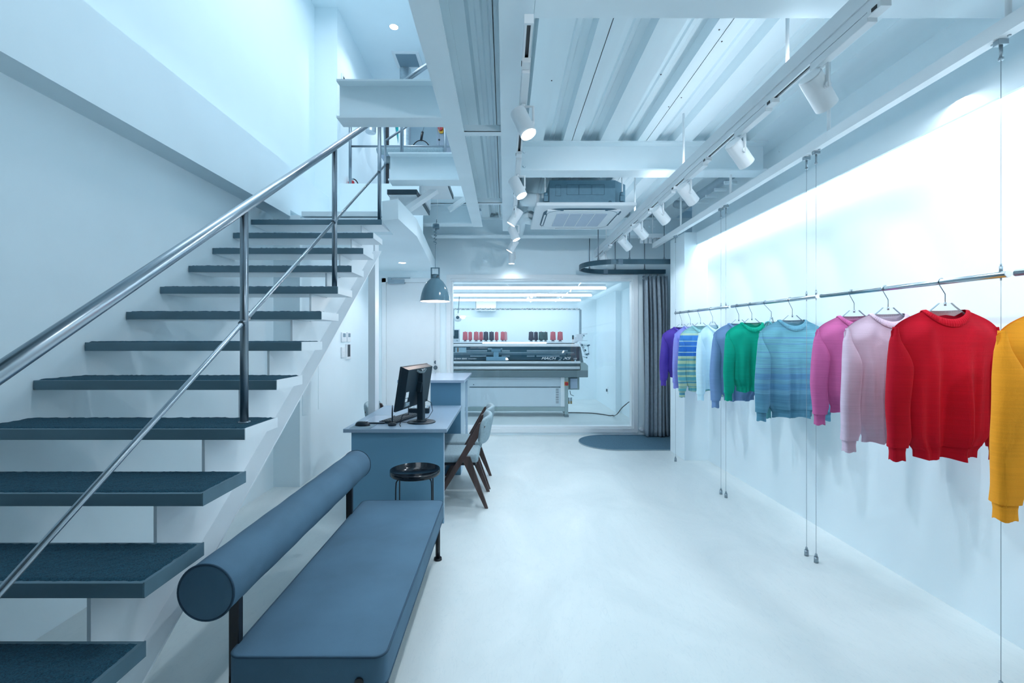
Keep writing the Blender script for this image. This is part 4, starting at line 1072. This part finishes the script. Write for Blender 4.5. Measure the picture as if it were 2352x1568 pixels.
# ---------------- knitting machine
MY = 8.12
mc = thing('knitting_machine', (.2, MY+.4, 0), 'long flat-bed knitting machine behind the glass', 'knitting machine')
def mb(px0, py0, px1, py1, y0=MY, dep=.5, bev=0., b=None, ref=MY):
    a_, c_ = at(px0, py0, ref), at(px1, py1, ref); b = b or B()
    return b.box(a_.x, c_.x, y0, y0+dep, c_.z, a_.z, bev=bev)
XL0 = 1015
mb(XL0, 866, 1297, 945, MY+.03, .55).build('cabinet', 'mach_white', mc)
mb(1078, 872, 1288, 888, MY+.02, .02, .003).build('upper_panel', 'mach_white', mc)
mb(1078, 888.3, 1288, 889.3, MY+.015, .02).build('panel_gap', 'teal_dark', mc)
mb(1078, 890, 1288, 934, MY+.02, .02, .004).build('lower_panel', 'mach_white', mc)
mb(1288, 866, 1297, 934, MY+.0, .06, .003).build('corner_cover', 'white', mc)
mb(XL0, 935, 1297, 944, MY+.0, .5, .003).build('base_beam', 'green_gray', mc)
mb(1297, 866, 1305, 952, MY-.01, .5, .003).build('leg', 'green_gray', mc)
a_ = at(1296, 952, MY); c_ = at(1306, 956, MY); B().box(a_.x, c_.x, MY-.02, MY+.08, .0, .035, bev=.003).build('foot', 'dark_gray', mc)
mb(XL0, 850, 1350, 866, MY-.04, .6, .01).build('fairing', 'dark_gray', mc)
mb(XL0, 834, 1334, 851, MY+.05, .5).build('trough', 'dark_gray', mc)
def mtube(px0, px1, py, r, yy, m, nm='roller'):
    a_ = at(px0, py, MY); c_ = at(px1, py, MY); B().cyl((a_.x, yy, a_.z), (c_.x, yy, a_.z), r, n=16).build(nm, m, mc)
mtube(1040, 1332, 845, .030, MY+.01, 'white'); mtube(1040, 1332, 852, .011, MY-.02, 'gray', 'rod')
mb(XL0, 829.5, 1333, 835, MY-.02, .08, .004).build('front_rail', 'white', mc)
mb(XL0, 833, 1333, 834, MY-.025, .02).build('rail_groove', 'gray', mc)
a_ = at(1333, 833, MY); c_ = at(1350, 863, MY)
B().prism([(a_.x, c_.z), (c_.x-.02, c_.z), (c_.x, c_.z+.06), (c_.x, a_.z-.05), (c_.x-.05, a_.z), (a_.x, a_.z)], 'y', MY-.03, MY+.55).build('end_cover', 'green_gray', mc)
B().prism([(a_.x, c_.z+.23), (c_.x-.06, c_.z+.23), (a_.x+.02, c_.z+.52), (a_.x, c_.z+.52)], 'y', MY+.1, MY+.5).build('end_shroud', 'dark_gray', mc)
# glazed carriage bay
mb(XL0, 797, 1331, 829, MY+.36, .02).build('bay_back', mat('bay_teal', (.14, .30, .38), .4, var=.1, scale=5), mc)
mb(XL0, 812, 1325, 816, MY+.22, .04).build('guide_rail', 'gray', mc); mtube(XL0, 1322, 810.5, .008, MY+.2, 'white', 'rod')
tooth = None
def rack(px0, px1, py, h):
    a_ = at(px0, py, MY+.25); c_ = at(px1, py, MY+.25); n = int((c_.x-a_.x)/.022); hh = h*.0078/2
    pts = [(a_.x, a_.z-hh)]
    for k in range(n): x_ = a_.x+(c_.x-a_.x)*(k+.5)/n; pts += [(x_-.008, a_.z-hh), (x_, a_.z-hh-.010), (x_+.008, a_.z-hh)]
    pts += [(c_.x, a_.z-hh), (c_.x, a_.z+hh)]
    for k in reversed(range(n)): x_ = a_.x+(c_.x-a_.x)*(k+.5)/n; pts += [(x_+.008, a_.z+hh), (x_, a_.z+hh+.010), (x_-.008, a_.z+hh)]
    pts.append((a_.x, a_.z+hh))
    B().prism(pts, 'y', MY+.24, MY+.25).build('needle_strip', 'white', mc)
for p0, p1, py, h in ((1070, 1119, 805.5, 2.5), (1152, 1171, 805.5, 2.5), (1210, 1304, 805.5, 2.5), (1080, 1117, 817.5, 2.2), (1152, 1171, 817.5, 2.2), (1210, 1228, 817.5, 2.2), (1232, 1285, 817.5, 2.2)): rack(p0, p1, py, h)
b = B(); mb(1128, 801, 1150, 808, MY+.12, .1, .004, b); mb(1133, 808, 1145, 822, MY+.12, .1, .004, b); mb(1116, 820, 1162, 829, MY+.10, .12, .006, b)
b.build('carriage', mat('carriage_blue', (.42, .58, .68), .4), mc)
b = B(); mb(1120, 800, 1129, 803, MY+.11, .1, .002, b); mb(1150, 800, 1154, 803, MY+.11, .1, .002, b); b.build('carriage_clip', 'white', mc)
mb(1162, 822, 1167, 828, MY+.10, .03).build('carriage_tag', 'letter', mc)
q = at(1302, 813, MY+.1); B().cyl(q, q+Vector((0, .02, 0)), .018).build('knob', 'teal_dark', mc)
mb(1044, 798, 1070, 809, MY+.10, .01).build('instruction_label', 'letter', mc)
mb(1049, 798.5, 1052, 808.5, MY+.095, .006).build('label_stripe', mat('label_orange', (.55, .22, .12), .6), mc)
a_ = at(XL0, 797, MY); c_ = at(1331, 829, MY)
b = B(); b.add([(a_.x, MY+.06, a_.z), (c_.x, MY+.06, a_.z), (c_.x, MY-.01, c_.z), (a_.x, MY-.01, c_.z)], [(0, 1, 2, 3)]); b.build('glass_cover', 'smoke', mc)
text_part('cover_lettering', 'MACH', .062, at(1243, 826.5, MY-.04)+Vector((0, 0, .01)), (PI/2, 0, 0), 'letter', mc, shear=.35, xs=1.42)
text_part('cover_lettering', '2', .082, at(1281, 827.5, MY-.045)+Vector((0, 0, .0)), (PI/2, 0, 0), 'gray', mc, shear=.35, xs=1.5)
text_part('cover_lettering', 'XS', .062, at(1293, 826.5, MY-.04)+Vector((0, 0, .01)), (PI/2, 0, 0), 'letter', mc, shear=.35, xs=1.7)
text_part('cover_lettering', '153', .034, at(1316, 826.5, MY-.04)+Vector((0, 0, .012)), (PI/2, 0, 0), 'letter', mc, shear=.3, xs=1.3)
text_part('cover_lettering', 'SHIMA SEIKI', .036, at(1043, 825, MY-.035), (PI/2, 0, 0), 'letter', mc, shear=.1, xs=1.18)
text_part('cover_lettering', 'WHOLEGARMENT', .019, at(1075, 824.5, MY-.035), (PI/2, 0, 0), 'letter', mc, shear=.3, xs=.95)
# top edge, bright tubes, shelf
mb(XL0, 789.5, 1331, 796, MY+.04, .06, .01).build('cover_rail', 'white', mc)
mb(XL0, 785, 1328, 788, MY+.10, .45, .003).build('yarn_shelf', 'mach_white', mc)
mb(XL0, 786, 1330, 850, MY+.52, .03).build('rear_panel', 'dark_gray', mc)
mb(1108, 786.6, 1256, 788.8, MY+.085, .012, .003).build('lamp_strip', 'tube', mc)
# tension bar and uprights
mb(XL0, 707, 1336, 710, MY+.15, .03, .002).build('tension_bar', 'gray', mc)
b = B(); a_ = at(1332, 711, MY+.2); c_ = at(1328, 771, MY+.2)
b.add([], []); b.box(a_.x-.018, a_.x+.02, MY+.15, MY+.19, c_.z, a_.z); b.build('upright', 'gray', mc)
a_ = at(1041, 711, MY+.2); B().box(a_.x-.018, a_.x+.02, MY+.15, MY+.19, c_.z, a_.z).build('upright', 'gray', mc)
def tensioner(px):
    q = at(px, 709, MY+.1); q.y = MY+.12
    b = B(); b.cyl(q, q+Vector((0, .02, 0)), .020, n=14); b.box(q.x-.03, q.x+.03, q.y, q.y+.01, q.z-.004, q.z+.004); b.box(q.x-.01, q.x+.035, q.y-.01, q.y, q.z-.034, q.z-.022, rot=(0, .7, 0)); b.cyl(q+Vector((.005, -.005, .01)), q+Vector((.02, -.005, .032)), .003, n=6)
    b.build('tensioner', 'white', mc)
for k in range(12): tensioner(1046+11.45*k)
for k in range(12): tensioner(1199.5+11.45*k)
# right-hand mechanics
b = B(); mb(1326, 767, 1340, 783, MY+.05, .12, .004, b); mb(1322, 774, 1330, 785, MY+.08, .1, .003, b); b.build('feeder_box', 'mach_white', mc)
b = B()
for (x0, y0, x1, y1, r) in ((1338, 767, 1350, 766, .008), (1338, 782, 1350, 782, .006), (1339, 770, 1340, 776, .012), (1334, 785, 1337, 793, .022), (1336, 790, 1342, 800, .02), (1341, 792, 1354, 793, .02), (1340, 800, 1344, 808, .016), (1344, 812, 1352, 815, .022), (1340, 818, 1350, 822, .012), (1352, 795, 1354, 815, .010)):
    p0, p1 = at(x0, y0, MY), at(x1, y1, MY); b.cyl(p0+Vector((0, .05, 0)), p1+Vector((0, .05, 0)), r, n=10)
b.build('yarn_feeder', 'mach_white', mc)
b = B()
for (x0, y0, x1, y1, r) in ((1349, 794, 1355, 792, .012), (1346, 814, 1353, 812, .010), (1344, 802, 1346, 806, .012), (1341, 769, 1342, 772, .010), (1337, 790, 1338, 794, .012), (1347, 820, 1349, 822, .01)):
    p0, p1 = at(x0, y0, MY), at(x1, y1, MY); b.cyl(p0+Vector((0, .02, 0)), p1+Vector((0, .02, 0)), r, n=10)
b.build('feeder_clip', 'teal_dark', mc)
mb(1304, 867, 1334, 897, MY+.15, .3, .006).build('lint_box', 'green_gray', mc)
b = B(); a_ = at(1308, 867, MY+.15); c_ = at(1326.5, 893, MY+.15)
B().box(a_.x, c_.x, MY+.12, MY+.16, c_.z, a_.z, bev=.012).build('box_window', 'gray', mc)
B().box(a_.x+.012, c_.x-.012, MY+.115, MY+.125, c_.z+.012, a_.z-.012, bev=.002).build('window_pane', 'counter', mc)
q = at(1301, 881, MY-.02); B().box(q.x-.035, q.x+.035, MY-.02, MY-.01, q.z-.035, q.z+.035).build('switch_plate', 'yellow', mc); B().cyl(q, q-Vector((0, .03, 0)), .032).build('main_switch', 'red', mc)
b = B()
for k in range(9): mb(1277, 893+3.9*k, 1283.5, 894.4+3.9*k, MY+.012, .01, 0, b)
b.build('vent_slots', 'teal_dark', mc); mb(1277, 893, 1283.5, 927, MY+.016, .006).build('vent_plate', 'white', mc)
q = at(1088, 883, MY+.02); B().cyl(q, q-Vector((0, .006, 0)), .009).build('lock', 'teal_dark', mc)
for px in (1306.5, 1312): 
    a_ = at(px-2.2, 913, MY+.2); c_ = at(px+2.2, 927, MY+.2); B().cyl(((a_.x+c_.x)/2, MY+.2, c_.z), ((a_.x+c_.x)/2, MY+.2, a_.z), .017).build('oil_cup', 'acrylic_edge', mc)
    B().cyl(((a_.x+c_.x)/2, MY+.2, c_.z), ((a_.x+c_.x)/2, MY+.2, c_.z+.05), .0175).build('oil', mat('oil_amber', (.45, .33, .14), .3), mc)
B().tube([at(1309, 897, MY+.25), at(1311, 906, MY+.2), at(1318, 909, MY+.18)], .006, 6).build('air_hose', 'teal_dark', mc)
# signal lamp
q = at(1316, 785, MY+.3); b = B(); b.cyl(q, q+Vector((0, 0, .05)), .02, .012); b.build('signal_base', 'white', mc)
B().cyl(q+Vector((0, 0, .05)), q+Vector((0, 0, .125)), .018).build('signal_lamp', 'teal_dark', mc)
# control screen
a_, c_ = at(1030, 756, MY+.3), at(1056, 786, MY+.3)
B().box(a_.x, c_.x, MY+.30, MY+.34, c_.z, a_.z, bev=.01).build('control_panel', 'mach_white', mc)
B().box(a_.x+.02, c_.x-.022, MY+.295, MY+.305, c_.z+.07, a_.z-.015).build('display', 'teal_dark', mc)
q = at(1050, 782, MY+.3); B().cyl((q.x, MY+.297, q.z), (q.x, MY+.305, q.z), .013).build('dial', 'gray', mc)
# yarn cones, each a thing standing on the shelf
M['yred'] = mat('yarn_red', (.66, .20, .24), .9, var=.1, scale=60, stretch=(.2, .2, 5)); M['ypink'] = mat('yarn_pale_red', (.70, .38, .42), .9, var=.1, scale=60, stretch=(.2, .2, 5))
M['ydark'] = mat('yarn_plum_grey', (.10, .11, .15), .9, var=.2, scale=60, stretch=(.2, .2, 5)); M['ygreen'] = mat('yarn_green_grey', (.10, .17, .18), .9, var=.2, scale=60, stretch=(.2, .2, 5))
shelf_z = at(1200, 785, MY+.1).z
def cone(px, w, m, row, lab, h=.148):
    y = MY+.20+row*.20; q = at(px, 785, y)
    t = thing('yarn_cone', (q.x, y, shelf_z), lab, 'yarn cone', 'yarn cones on the knitting machine')
    r = w*y/FOC/2; sc = 1.0
    z0 = shelf_z+.032
    B().lathe([(0, 0), (r*.9, 0), (r, .004), (r*.86, h), (r*.80, h+.003), (0, h+.003)], (q.x, y, z0), 24).build('yarn', m, t)
    B().cyl((q.x, y, z0-.008), (q.x, y, z0+.002), r*.5, r*.5, 14).build('cone_core', 'teal_dark', t)
    B().lathe([(r*.75, 0), (r*.7, .004), (r*.38, .024), (0, .024)], (q.x, y, shelf_z), 16).build('cone_holder', 'mach_white', t)
    B().cyl((q.x, y, z0+h), (q.x, y, z0+h+.012), r*.25, r*.18, 10).build('cone_tip', 'yred' if m != 'ydark' else 'ydark', t)
cone(1068.5, 12.0, 'yred', 0, 'rose-red yarn cone, first on the shelf beside the control screen')
cone(1080, 9.5, 'yred', 1, 'rose-red yarn cone half behind the first one by the control screen')
cone(1093.8, 12.0, 'yred', 0, 'rose-red yarn cone between two pairs, ahead of the plum-grey cones')
cone(1105, 10, 'yred', 1, 'rose-red yarn cone tucked against the first plum-grey cone')
cone(1116, 12.0, 'ydark', 0, 'plum-grey yarn cone touching a red cone on the shelf')
cone(1129, 11.8, 'ydark', 0, 'plum-grey yarn cone standing next to a narrow red cone')
cone(1140.5, 9.0, 'yred', 1, 'narrow rose-red yarn cone beside the second plum-grey cone')
cone(1154.5, 10, 'yred', 0, 'rose-red yarn cone partly hidden by the pale red one')
cone(1161, 8.5, 'ypink', 1, 'pale washed-out red yarn cone at the end of its group')
cone(1220, 12.5, 'ydark', 0, 'plum-grey yarn cone opening the second group on the shelf')
cone(1231, 10, 'ydark', 1, 'plum-grey yarn cone half behind its twin in the second group')
cone(1243, 12.5, 'ygreen', 0, 'green-grey yarn cone in the middle of the shelf')
cone(1253, 10.5, 'ygreen', 1, 'green-grey yarn cone partly behind the other green one')
cone(1270, 13, 'yred', 0, 'rose-red yarn cone beside the green-grey pair')
cone(1286.5, 13, 'yred', 0, 'rose-red yarn cone standing alone nearest the signal lamp')

# ================================================================== GARMENT RAIL
RAILX = 1.947
def rz(Y): return 1.649+.0116*(Y-1.757)
segs = [(3.93, 5.19), (2.83, 3.90), (1.757, 2.80), (.62, 1.735)]
lab = ['far length of the brushed steel garment rail, ending before the white pier', 'second length of steel garment rail over the green sweater', 'steel garment rail holding the red and pink sweaters', 'near length of garment rail holding the orange sweater']
for (y0, y1), l in zip(segs, lab):
    t = thing('garment_rail', (RAILX, (y0+y1)/2, rz((y0+y1)/2)), l, 'clothes rail', 'hanging garment rails')
    B().cyl((RAILX, y0+.004, rz(y0)), (RAILX, y1-.004, rz(y1)), .0127, n=24).build('tube', 'rail', t)
    for ya, yb in ((y0, y0+.004), (y1-.004, y1)): B().cyl((RAILX, ya, rz(ya)), (RAILX, yb, rz(yb)), .0127, .0115, n=24).build('end_cap', 'white', t)
wires = [(5.13, 'last before the white pier'), (4.13, 'third pair, further one'), (4.00, 'third pair, nearer one') , (2.95, 'second pair, further one'), (2.84, 'second pair, nearer one'), (1.785, 'beside the red sweater')]
wpx = [1551.5, 1656, 1667.5, 1852.5, 1874.5, 2299]
ws = []
for px, nm in zip(wpx, ('last one before the white pier', 'third pair, further one', 'third pair, nearer one', 'second pair, further one', 'second pair, nearer one', 'passing in front of the red sweater\'s shoulder')):
    Y = RAILX*FOC/(px-VX)
    t = thing('steel_cable', (RAILX, Y, 0), 'thin vertical steel cable holding the garment rail, '+nm, 'cable', 'cables of the garment rail')
    B().cyl((RAILX, Y, .04), (RAILX, Y, 2.56), .0013 if Y > 2.5 else .0011, n=8).build('wire', 'wire', t)
    b = B(); b.cyl((RAILX, Y, 0), (RAILX, Y, .036), .0125, n=16); b.cyl((RAILX, Y, .036), (RAILX, Y, .056), .009, .006, n=16); b.build('floor_anchor', 'wire', t)
    b = B(); b.cyl((RAILX, Y, 2.50), (RAILX, Y, 2.548), .006, n=12); b.cyl((RAILX, Y, 2.49), (RAILX, Y, 2.50), .0085, n=12)
    b.box(RAILX-.02, RAILX+.02, Y-.012, Y+.012, 2.548, 2.569, bev=.002); b.cyl((RAILX, Y-.03, 2.566), (RAILX, Y-.03, 2.571), .006, n=10); b.cyl((RAILX, Y+.03, 2.566), (RAILX, Y+.03, 2.571), .006, n=10)
    b.build('top_clamp', 'wire', t)
    b = B(); b.cyl((RAILX, Y, rz(Y)+.013), (RAILX, Y, rz(Y)+.034), .0055, n=12); b.cyl((RAILX, Y, rz(Y)+.034), (RAILX, Y, rz(Y)+.044), .003, n=12); b.cyl((RAILX, Y, rz(Y)-.022), (RAILX, Y, rz(Y)-.013), .003, n=12); b.build('rail_grip', 'wire', t)

def smoothstep(t): t = max(0, min(1, t)); return t*t*(3-2*t)
def sweater(c, yaw, L, SL, m, lab, sc=1., hx=None, hang_dz=0, seed=0, amp=1., sleeves=(1, 1), w=1.):
    rnd = random.Random(seed)
    t = thing('sweater', c, lab, 'sweater', 'sweaters on the rail'); t.rotation_euler = (0, 0, yaw)
    t['_o'] = (0, 0, 0)     # parts are modelled around the neck
    nh, dipf, dipb, ny = .092*sc, .060, .010, .034
    SH = .232*sc*w
    ph = [rnd.uniform(0, 6.28) for _ in range(6)]
    def shoulder(ax):
        if ax <= nh: return 0.
        u = (ax-nh)/(SH-nh); return -.062*u-.030*u**5
    def ztop(x, side):
        ax = abs(x)
        if ax < nh: return -(dipf if side < 0 else dipb)*(1-(ax/nh)**2)**.75
        return shoulder(ax)
    def width(z):
        if z > -.25: return SH+(.190*sc*w-SH)*smoothstep((-z-.07)/.17)
        return (.190+.008*sin((z+.25)*5))*sc*w-.040*smoothstep((-z-(L-.12))/.09)
    zb = -(L-.058)
    def fold(s, v, side):
        r = smoothstep((v-.05)/.7)
        return amp*r*(.018*sin(6.2*s+ph[0]+.8*v)+.013*sin(11*s+ph[1]-.6*v)+.006*sin(19*s+ph[2]+v))
    NU, NV = 96, 44
    def fn(i, j):
        a = 2*PI*i/NU; s = cos(a); sd = -1 if sin(a) >= 0 else 1; v = j/(NV-1)
        zt = ztop(s*SH, sd); z = zt+(zb-zt)*v
        x = s*width(z) if v > 0 else s*SH
        x = s*(SH*(1-smoothstep(v*4))+width(z)*smoothstep(v*4))
        prof = max(0., 1-abs(s)**3.2)**.5
        D = .036*sc+.016*smoothstep(v*2)
        full = D*prof
        top = (ny*max(0, 1-(s*SH/nh)**2)**.5+.004) if abs(s*SH) < nh else .004*prof+.001
        k = smoothstep(v*6)
        y = sd*(top*(1-k)+full*k)+fold(s, v, sd)*prof*(1 if sd < 0 else .6)
        y -= smoothstep((v-.9)/.1)*sd*.008
        return (x, y, z)
    B().grid(fn, NU, NV, True).build('body', m, t)
    # ribbed hem
    def hem(i, j):
        a = 2*PI*i/NU; X, Y, Z = fn(i, NV-1); v = j/8
        s = cos(a); k = 1-.10*smoothstep(v*2); rb = 0.0011*(1 if i % 2 else -1)
        wob = .006*sin(7*s+ph[3])*v
        return (X*k, Y*k*(.9)+rb+(.006*sin(6*s+ph[4])*v), Z+.004-.060*v+wob)
    B().grid(hem, NU, 9, True).build('hem_rib', m, t)
    # ribbed collar
    NC = 240
    def col(i, j):
        a = 2*PI*i/NC; sd = -1 if sin(a) >= 0 else 1; cs = cos(a); sn = abs(sin(a))
        v = j/6
        r0, r1 = nh*1.10, nh*.90
        dip0, dip1 = (dipf+.012, dipf-.016) if sd < 0 else (dipb+.020, dipb-.006)
        z0 = -dip0*sn**1.5 if abs(cs) < 1 else 0; z1 = -dip1*sn**1.5+.004
        x = (r0*(1-v)+r1*v)*cs; z = z0*(1-v)+z1*v+(-.003 if v < .1 else 0)
        y = sd*((ny+.008)*(1-v)+(ny-.002)*v)*sn
        bulge = (.003+(.0026 if i % 4 in (1, 2) else 0))*sin(PI*v)**.5
        return (x+cs*bulge, y+sd*sn*bulge, z+.002)
    B().grid(col, NC, 7, True).build('collar', m, t)
    for sx, on in zip((-1, 1), sleeves):
        if not on: continue
        p0 = rnd.uniform(0, 6); bend = rnd.uniform(-.4, .8)
        NS, NT = 36, 34
        zc = -(SL-.062)
        def slv(i, j, sx=sx):
            a = 2*PI*i/NS; v = j/(NT-1); z = -.072+(zc+.072)*v
            hw = (.004+.040*smoothstep(v*2.6)**.8-.008*smoothstep((v-.9)/.1)+.003*sin(v*5+p0))*sc
            outer = SH-.012+.014*smoothstep(v*7)+.030*sc*smoothstep(v*1.3)-.010*smoothstep((v-.6)/.4)
            cxs = outer-hw
            hd = (.012+.026*smoothstep(v*3)-.006*smoothstep((v-.3)/.7))*sc
            yo = -.012*smoothstep(v*1.2)-.02*sin(v*PI)*bend
            r = 1+.10*sin(3*a+p0+2*v)*smoothstep(v*2)
            ca, sa = cos(a), sin(a)
            z2 = z
            return (sx*(cxs+hw*math.copysign(abs(ca)**.85, ca)*r), yo+hd*math.copysign(abs(sa)**.85, sa)*r, z2)
        o = B().grid(slv, NS, NT, True)
        s_ = o.build('sleeve', m, t)
        def cuf(i, j, sx=sx):
            X, Y, Z = slv(i, NT-1); cx0 = sx*(SH+.022-.030*sc-.004); yo = -.012; v = j/5
            k = .80-.10*smoothstep(v*2)+.08*v; rb = 1+.02*(1 if i % 2 else -1)
            return (cx0+(X-cx0)*k*rb, yo+(Y-yo)*k*rb, zc+.004-.062*v+.004*sin(3*i/NS*6.28+p0)*v)
        cu_ = B().grid(cuf, NS, 6, True).build('cuff', m, s_)
    return t

def hanger(c, yaw, lab, hook_dx=0.):
    "clear plate hanger; c = neck height centre of the garment"
    t = thing('coat_hanger', c, lab, 'hanger', 'clear hangers on the rail'); t.rotation_euler = (0, 0, yaw); t['_o'] = (0, 0, 0)
    th = .004
    outl = [(-.028, .035), (.028, .035)]
    for k in range(1, 9):
        u = k/8; outl.append((.028+.16*u, .035-.035*(1-(1-u)**2.2)-.068*u))
    for k in range(8, -9, -1):
        u = k/8; outl.append((.188*u*.97, -.03-.055*abs(u)**1.6+.012*(1-abs(u))))
    for k in range(8, 0, -1):
        u = k/8; outl.append((-.028-.16*u, .035-.035*(1-(1-u)**2.2)-.068*u))
    pts = []
    for p in outl:
        if not pts or (abs(p[0]-pts[-1][0])+abs(p[1]-pts[-1][1])) > 1e-5: pts.append(p)
    n = len(pts); b = B(); vs = [(p[0], -th, p[1]) for p in pts]+[(p[0], th, p[1]) for p in pts]
    b.add(vs, [tuple(range(n)), tuple(range(2*n-1, n-1, -1))], 0)
    b.build('plate', 'acrylic', t)
    k0 = 0
    for rng in (range(1, 6), range(n-6, n)):
        e = B()
        for i in rng:
            j = (i+1) % n
            if rng[0] == n-6 and i == n-1: j = 0
            a_, b_ = pts[i], pts[j]
            e.add([(a_[0], -th, a_[1]+.0005), (a_[0], th, a_[1]+.0005), (b_[0], th, b_[1]+.0005), (b_[0], -th, b_[1]+.0005), (a_[0]*.985, -th, a_[1]-.0022), (a_[0]*.985, th, a_[1]-.0022), (b_[0]*.985, th, b_[1]-.0022), (b_[0]*.985, -th, b_[1]-.0022)], [(0, 1, 2, 3), (4, 7, 6, 5), (0, 3, 7, 4), (1, 5, 6, 2)])
        e.build('polished_edge', 'acrylic_edge', t)
    B().cyl((0, 0, .022), (0, 0, .037), .0045, n=12).build('ferrule', 'hook', t)
    # hook reaching over the rail, in local axes
    R_inv = Matrix.Rotation(-yaw, 3, 'Z')
    rail_l = R_inv@Vector((RAILX-c[0], 0, rz(c[1])-c[2]))
    P = [Vector((0, 0, .03)), Vector((0, 0, .062)), Vector((0, 0, .075))]
    cxr = rail_l; r = .0155
    hd = Vector((1, 0, 0)) if abs(rail_l.x) >= 0 else Vector((1, 0, 0))
    hd = (R_inv@Vector((1, 0, 0)))
    for k in range(0, 15):
        a = math.radians(215-k*15.5); P.append(cxr+hd*(r*cos(a))+Vector((0, 0, r*sin(a))))
    B().tube(P, .0019, 8).build('hook', 'hook', t)
    return t

K = knit_mat
blue_s = [( -.72, (.12, .33, .38))]
pal = [(.13, .36, .42), (.42, .55, .40), (.08, .28, .40), (.30, .46, .40), (.12, .40, .46), (.45, .58, .38)]
z = -.72; rnd = random.Random(3); k = 0
while z < -.27:
    blue_s.append((z, pal[k % 6])); z += rnd.uniform(.008, .034); k += 1
    if len(blue_s) > 21: break
z = -.30
for c_, zz in (((.03, .16, .52), -.30), ((.40, .60, .62), -.265), ((.03, .16, .55), -.258), ((.40, .6, .6), -.205), ((.05, .2, .6), -.198), ((.4, .6, .6), -.155), ((.06, .24, .62), -.149), ((.45, .62, .50), -.095), ((.25, .50, .52), -.072)):
    blue_s.append((zz, c_))
blue_s = [s_ for s_ in blue_s if s_[0] < -.3 or s_ in blue_s[-9:]]
teal_s = [(-.72, (.10, .25, .34)), (-.6, (.12, .28, .38)), (-.56, (.10, .24, .34)), (-.50, (.15, .32, .43)), (-.47, (.11, .26, .40)), (-.43, (.15, .33, .43)), (-.40, (.12, .27, .42)), (-.36, (.16, .35, .44)), (-.33, (.13, .26, .43)), (-.325, (.17, .37, .44)), (-.30, (.14, .28, .44)), (-.296, (.17, .38, .45)),
          (-.26, (.14, .30, .45)), (-.255, (.18, .40, .46)), (-.22, (.15, .30, .46)), (-.214, (.18, .41, .46)), (-.165, (.16, .31, .48)), (-.158, (.19, .42, .47)), (-.125, (.16, .30, .48)), (-.118, (.18, .40, .46)), (-.07, (.17, .36, .45))]
mats = dict(
    red=K('knit_crimson', (.46, .003, .018), fine=.06), pink=K('knit_pale_pink', (.62, .50, .62), fine=.04), magenta=K('knit_magenta', (.54, .13, .33), fine=.06),
    teal=K('knit_teal_melange', (.15, .32, .42), [(z_, (.8*c_[0], 1.0*c_[1], 1.05*c_[2])) for z_, c_ in teal_s], fine=.12), sea=K('knit_sea_green', (.12, .38, .42), fine=.04), green=K('knit_green', (.001, .36, .24), fine=.06),
    slate=K('knit_slate', (.17, .30, .54), fine=.05), light=K('knit_sky', (.62, .88, .97), fine=.03), stripe=K('knit_striped', (.1, .3, .4), [(z_, tuple(min(1., 1.1*q_) for q_ in c_)) for z_, c_ in blue_s], fine=.15),
    lav=K('knit_lavender', (.30, .33, .82), fine=.04), purple=K('knit_purple', (.10, .06, .40), fine=.04), orange=K('knit_orange', (.95, .36, .022), fine=.04))
NZ = 1.523
list_ = [
    ('red', 2171, .00, .655, .665, 'crimson crew-neck sweater, the only red one on the rail', 1.04, 1.),
    ('pink', 2040, .03, .655, .70, 'pale dusty pink sweater between the crimson and magenta ones', 1.0, 1.),
    ('magenta', 1962, .04, .535, .605, 'short bright magenta-pink sweater', .97, 1.),
    ('teal', 1820, .02, .66, .685, 'teal-blue melange sweater with faint horizontal streaks', 1.0, 1.),
    ('sea', 1768, .85, .655, .69, 'sea-green sweater turned edge-on behind the teal one', .95, 1.),
    ('green', 1727, .06, .545, .615, 'short emerald green sweater', .93, 1.),
    ('slate', 1697, .10, .645, .70, 'slate-blue sweater half behind the emerald one', .97, 1.),
    ('light', 1637, .62, .60, .69, 'sky-blue sweater turned a little sideways', 1.0, 1.),
    ('stripe', 1609, .10, .65, .71, 'multicoloured striped sweater in blue, green and cream', .93, 1.),
    ('lav', 1586, .45, .56, .64, 'lavender-blue sweater tucked beside the purple one', 1.0, 1.),
    ('purple', 1566, .10, .555, .645, 'deep purple sweater hanging last before the pier', .98, 1.)]
HX = 1.963
for i, (nm, px, yaw, L, SL, lb, sc, w_) in enumerate(list_):
    Y = HX*FOC/(px-VX); c = (HX, Y, NZ)
    if nm == 'sea': c = (HX+.03, Y+.03, NZ)
    sweater(c, yaw, L, SL, mats[nm], lb, sc, seed=i+11, w=w_)
    hanger(c, yaw, 'clear acrylic hanger inside the %s' % {'red': 'crimson sweater', 'pink': 'pale pink sweater', 'magenta': 'magenta sweater', 'teal': 'teal-blue streaked sweater', 'sea': 'sea-green sweater', 'green': 'emerald sweater', 'slate': 'slate-blue sweater', 'light': 'sky-blue sweater', 'stripe': 'striped sweater', 'lav': 'lavender sweater', 'purple': 'purple sweater'}[nm])
c = (1.985, 1.60, 1.50)
sweater(c, .0, .66, .735, mats['orange'], 'orange sweater cut off by the picture edge', 1.10, seed=31)
hanger(c, .0, 'clear acrylic hanger inside the orange sweater')
bpy.context.view_layer.update()
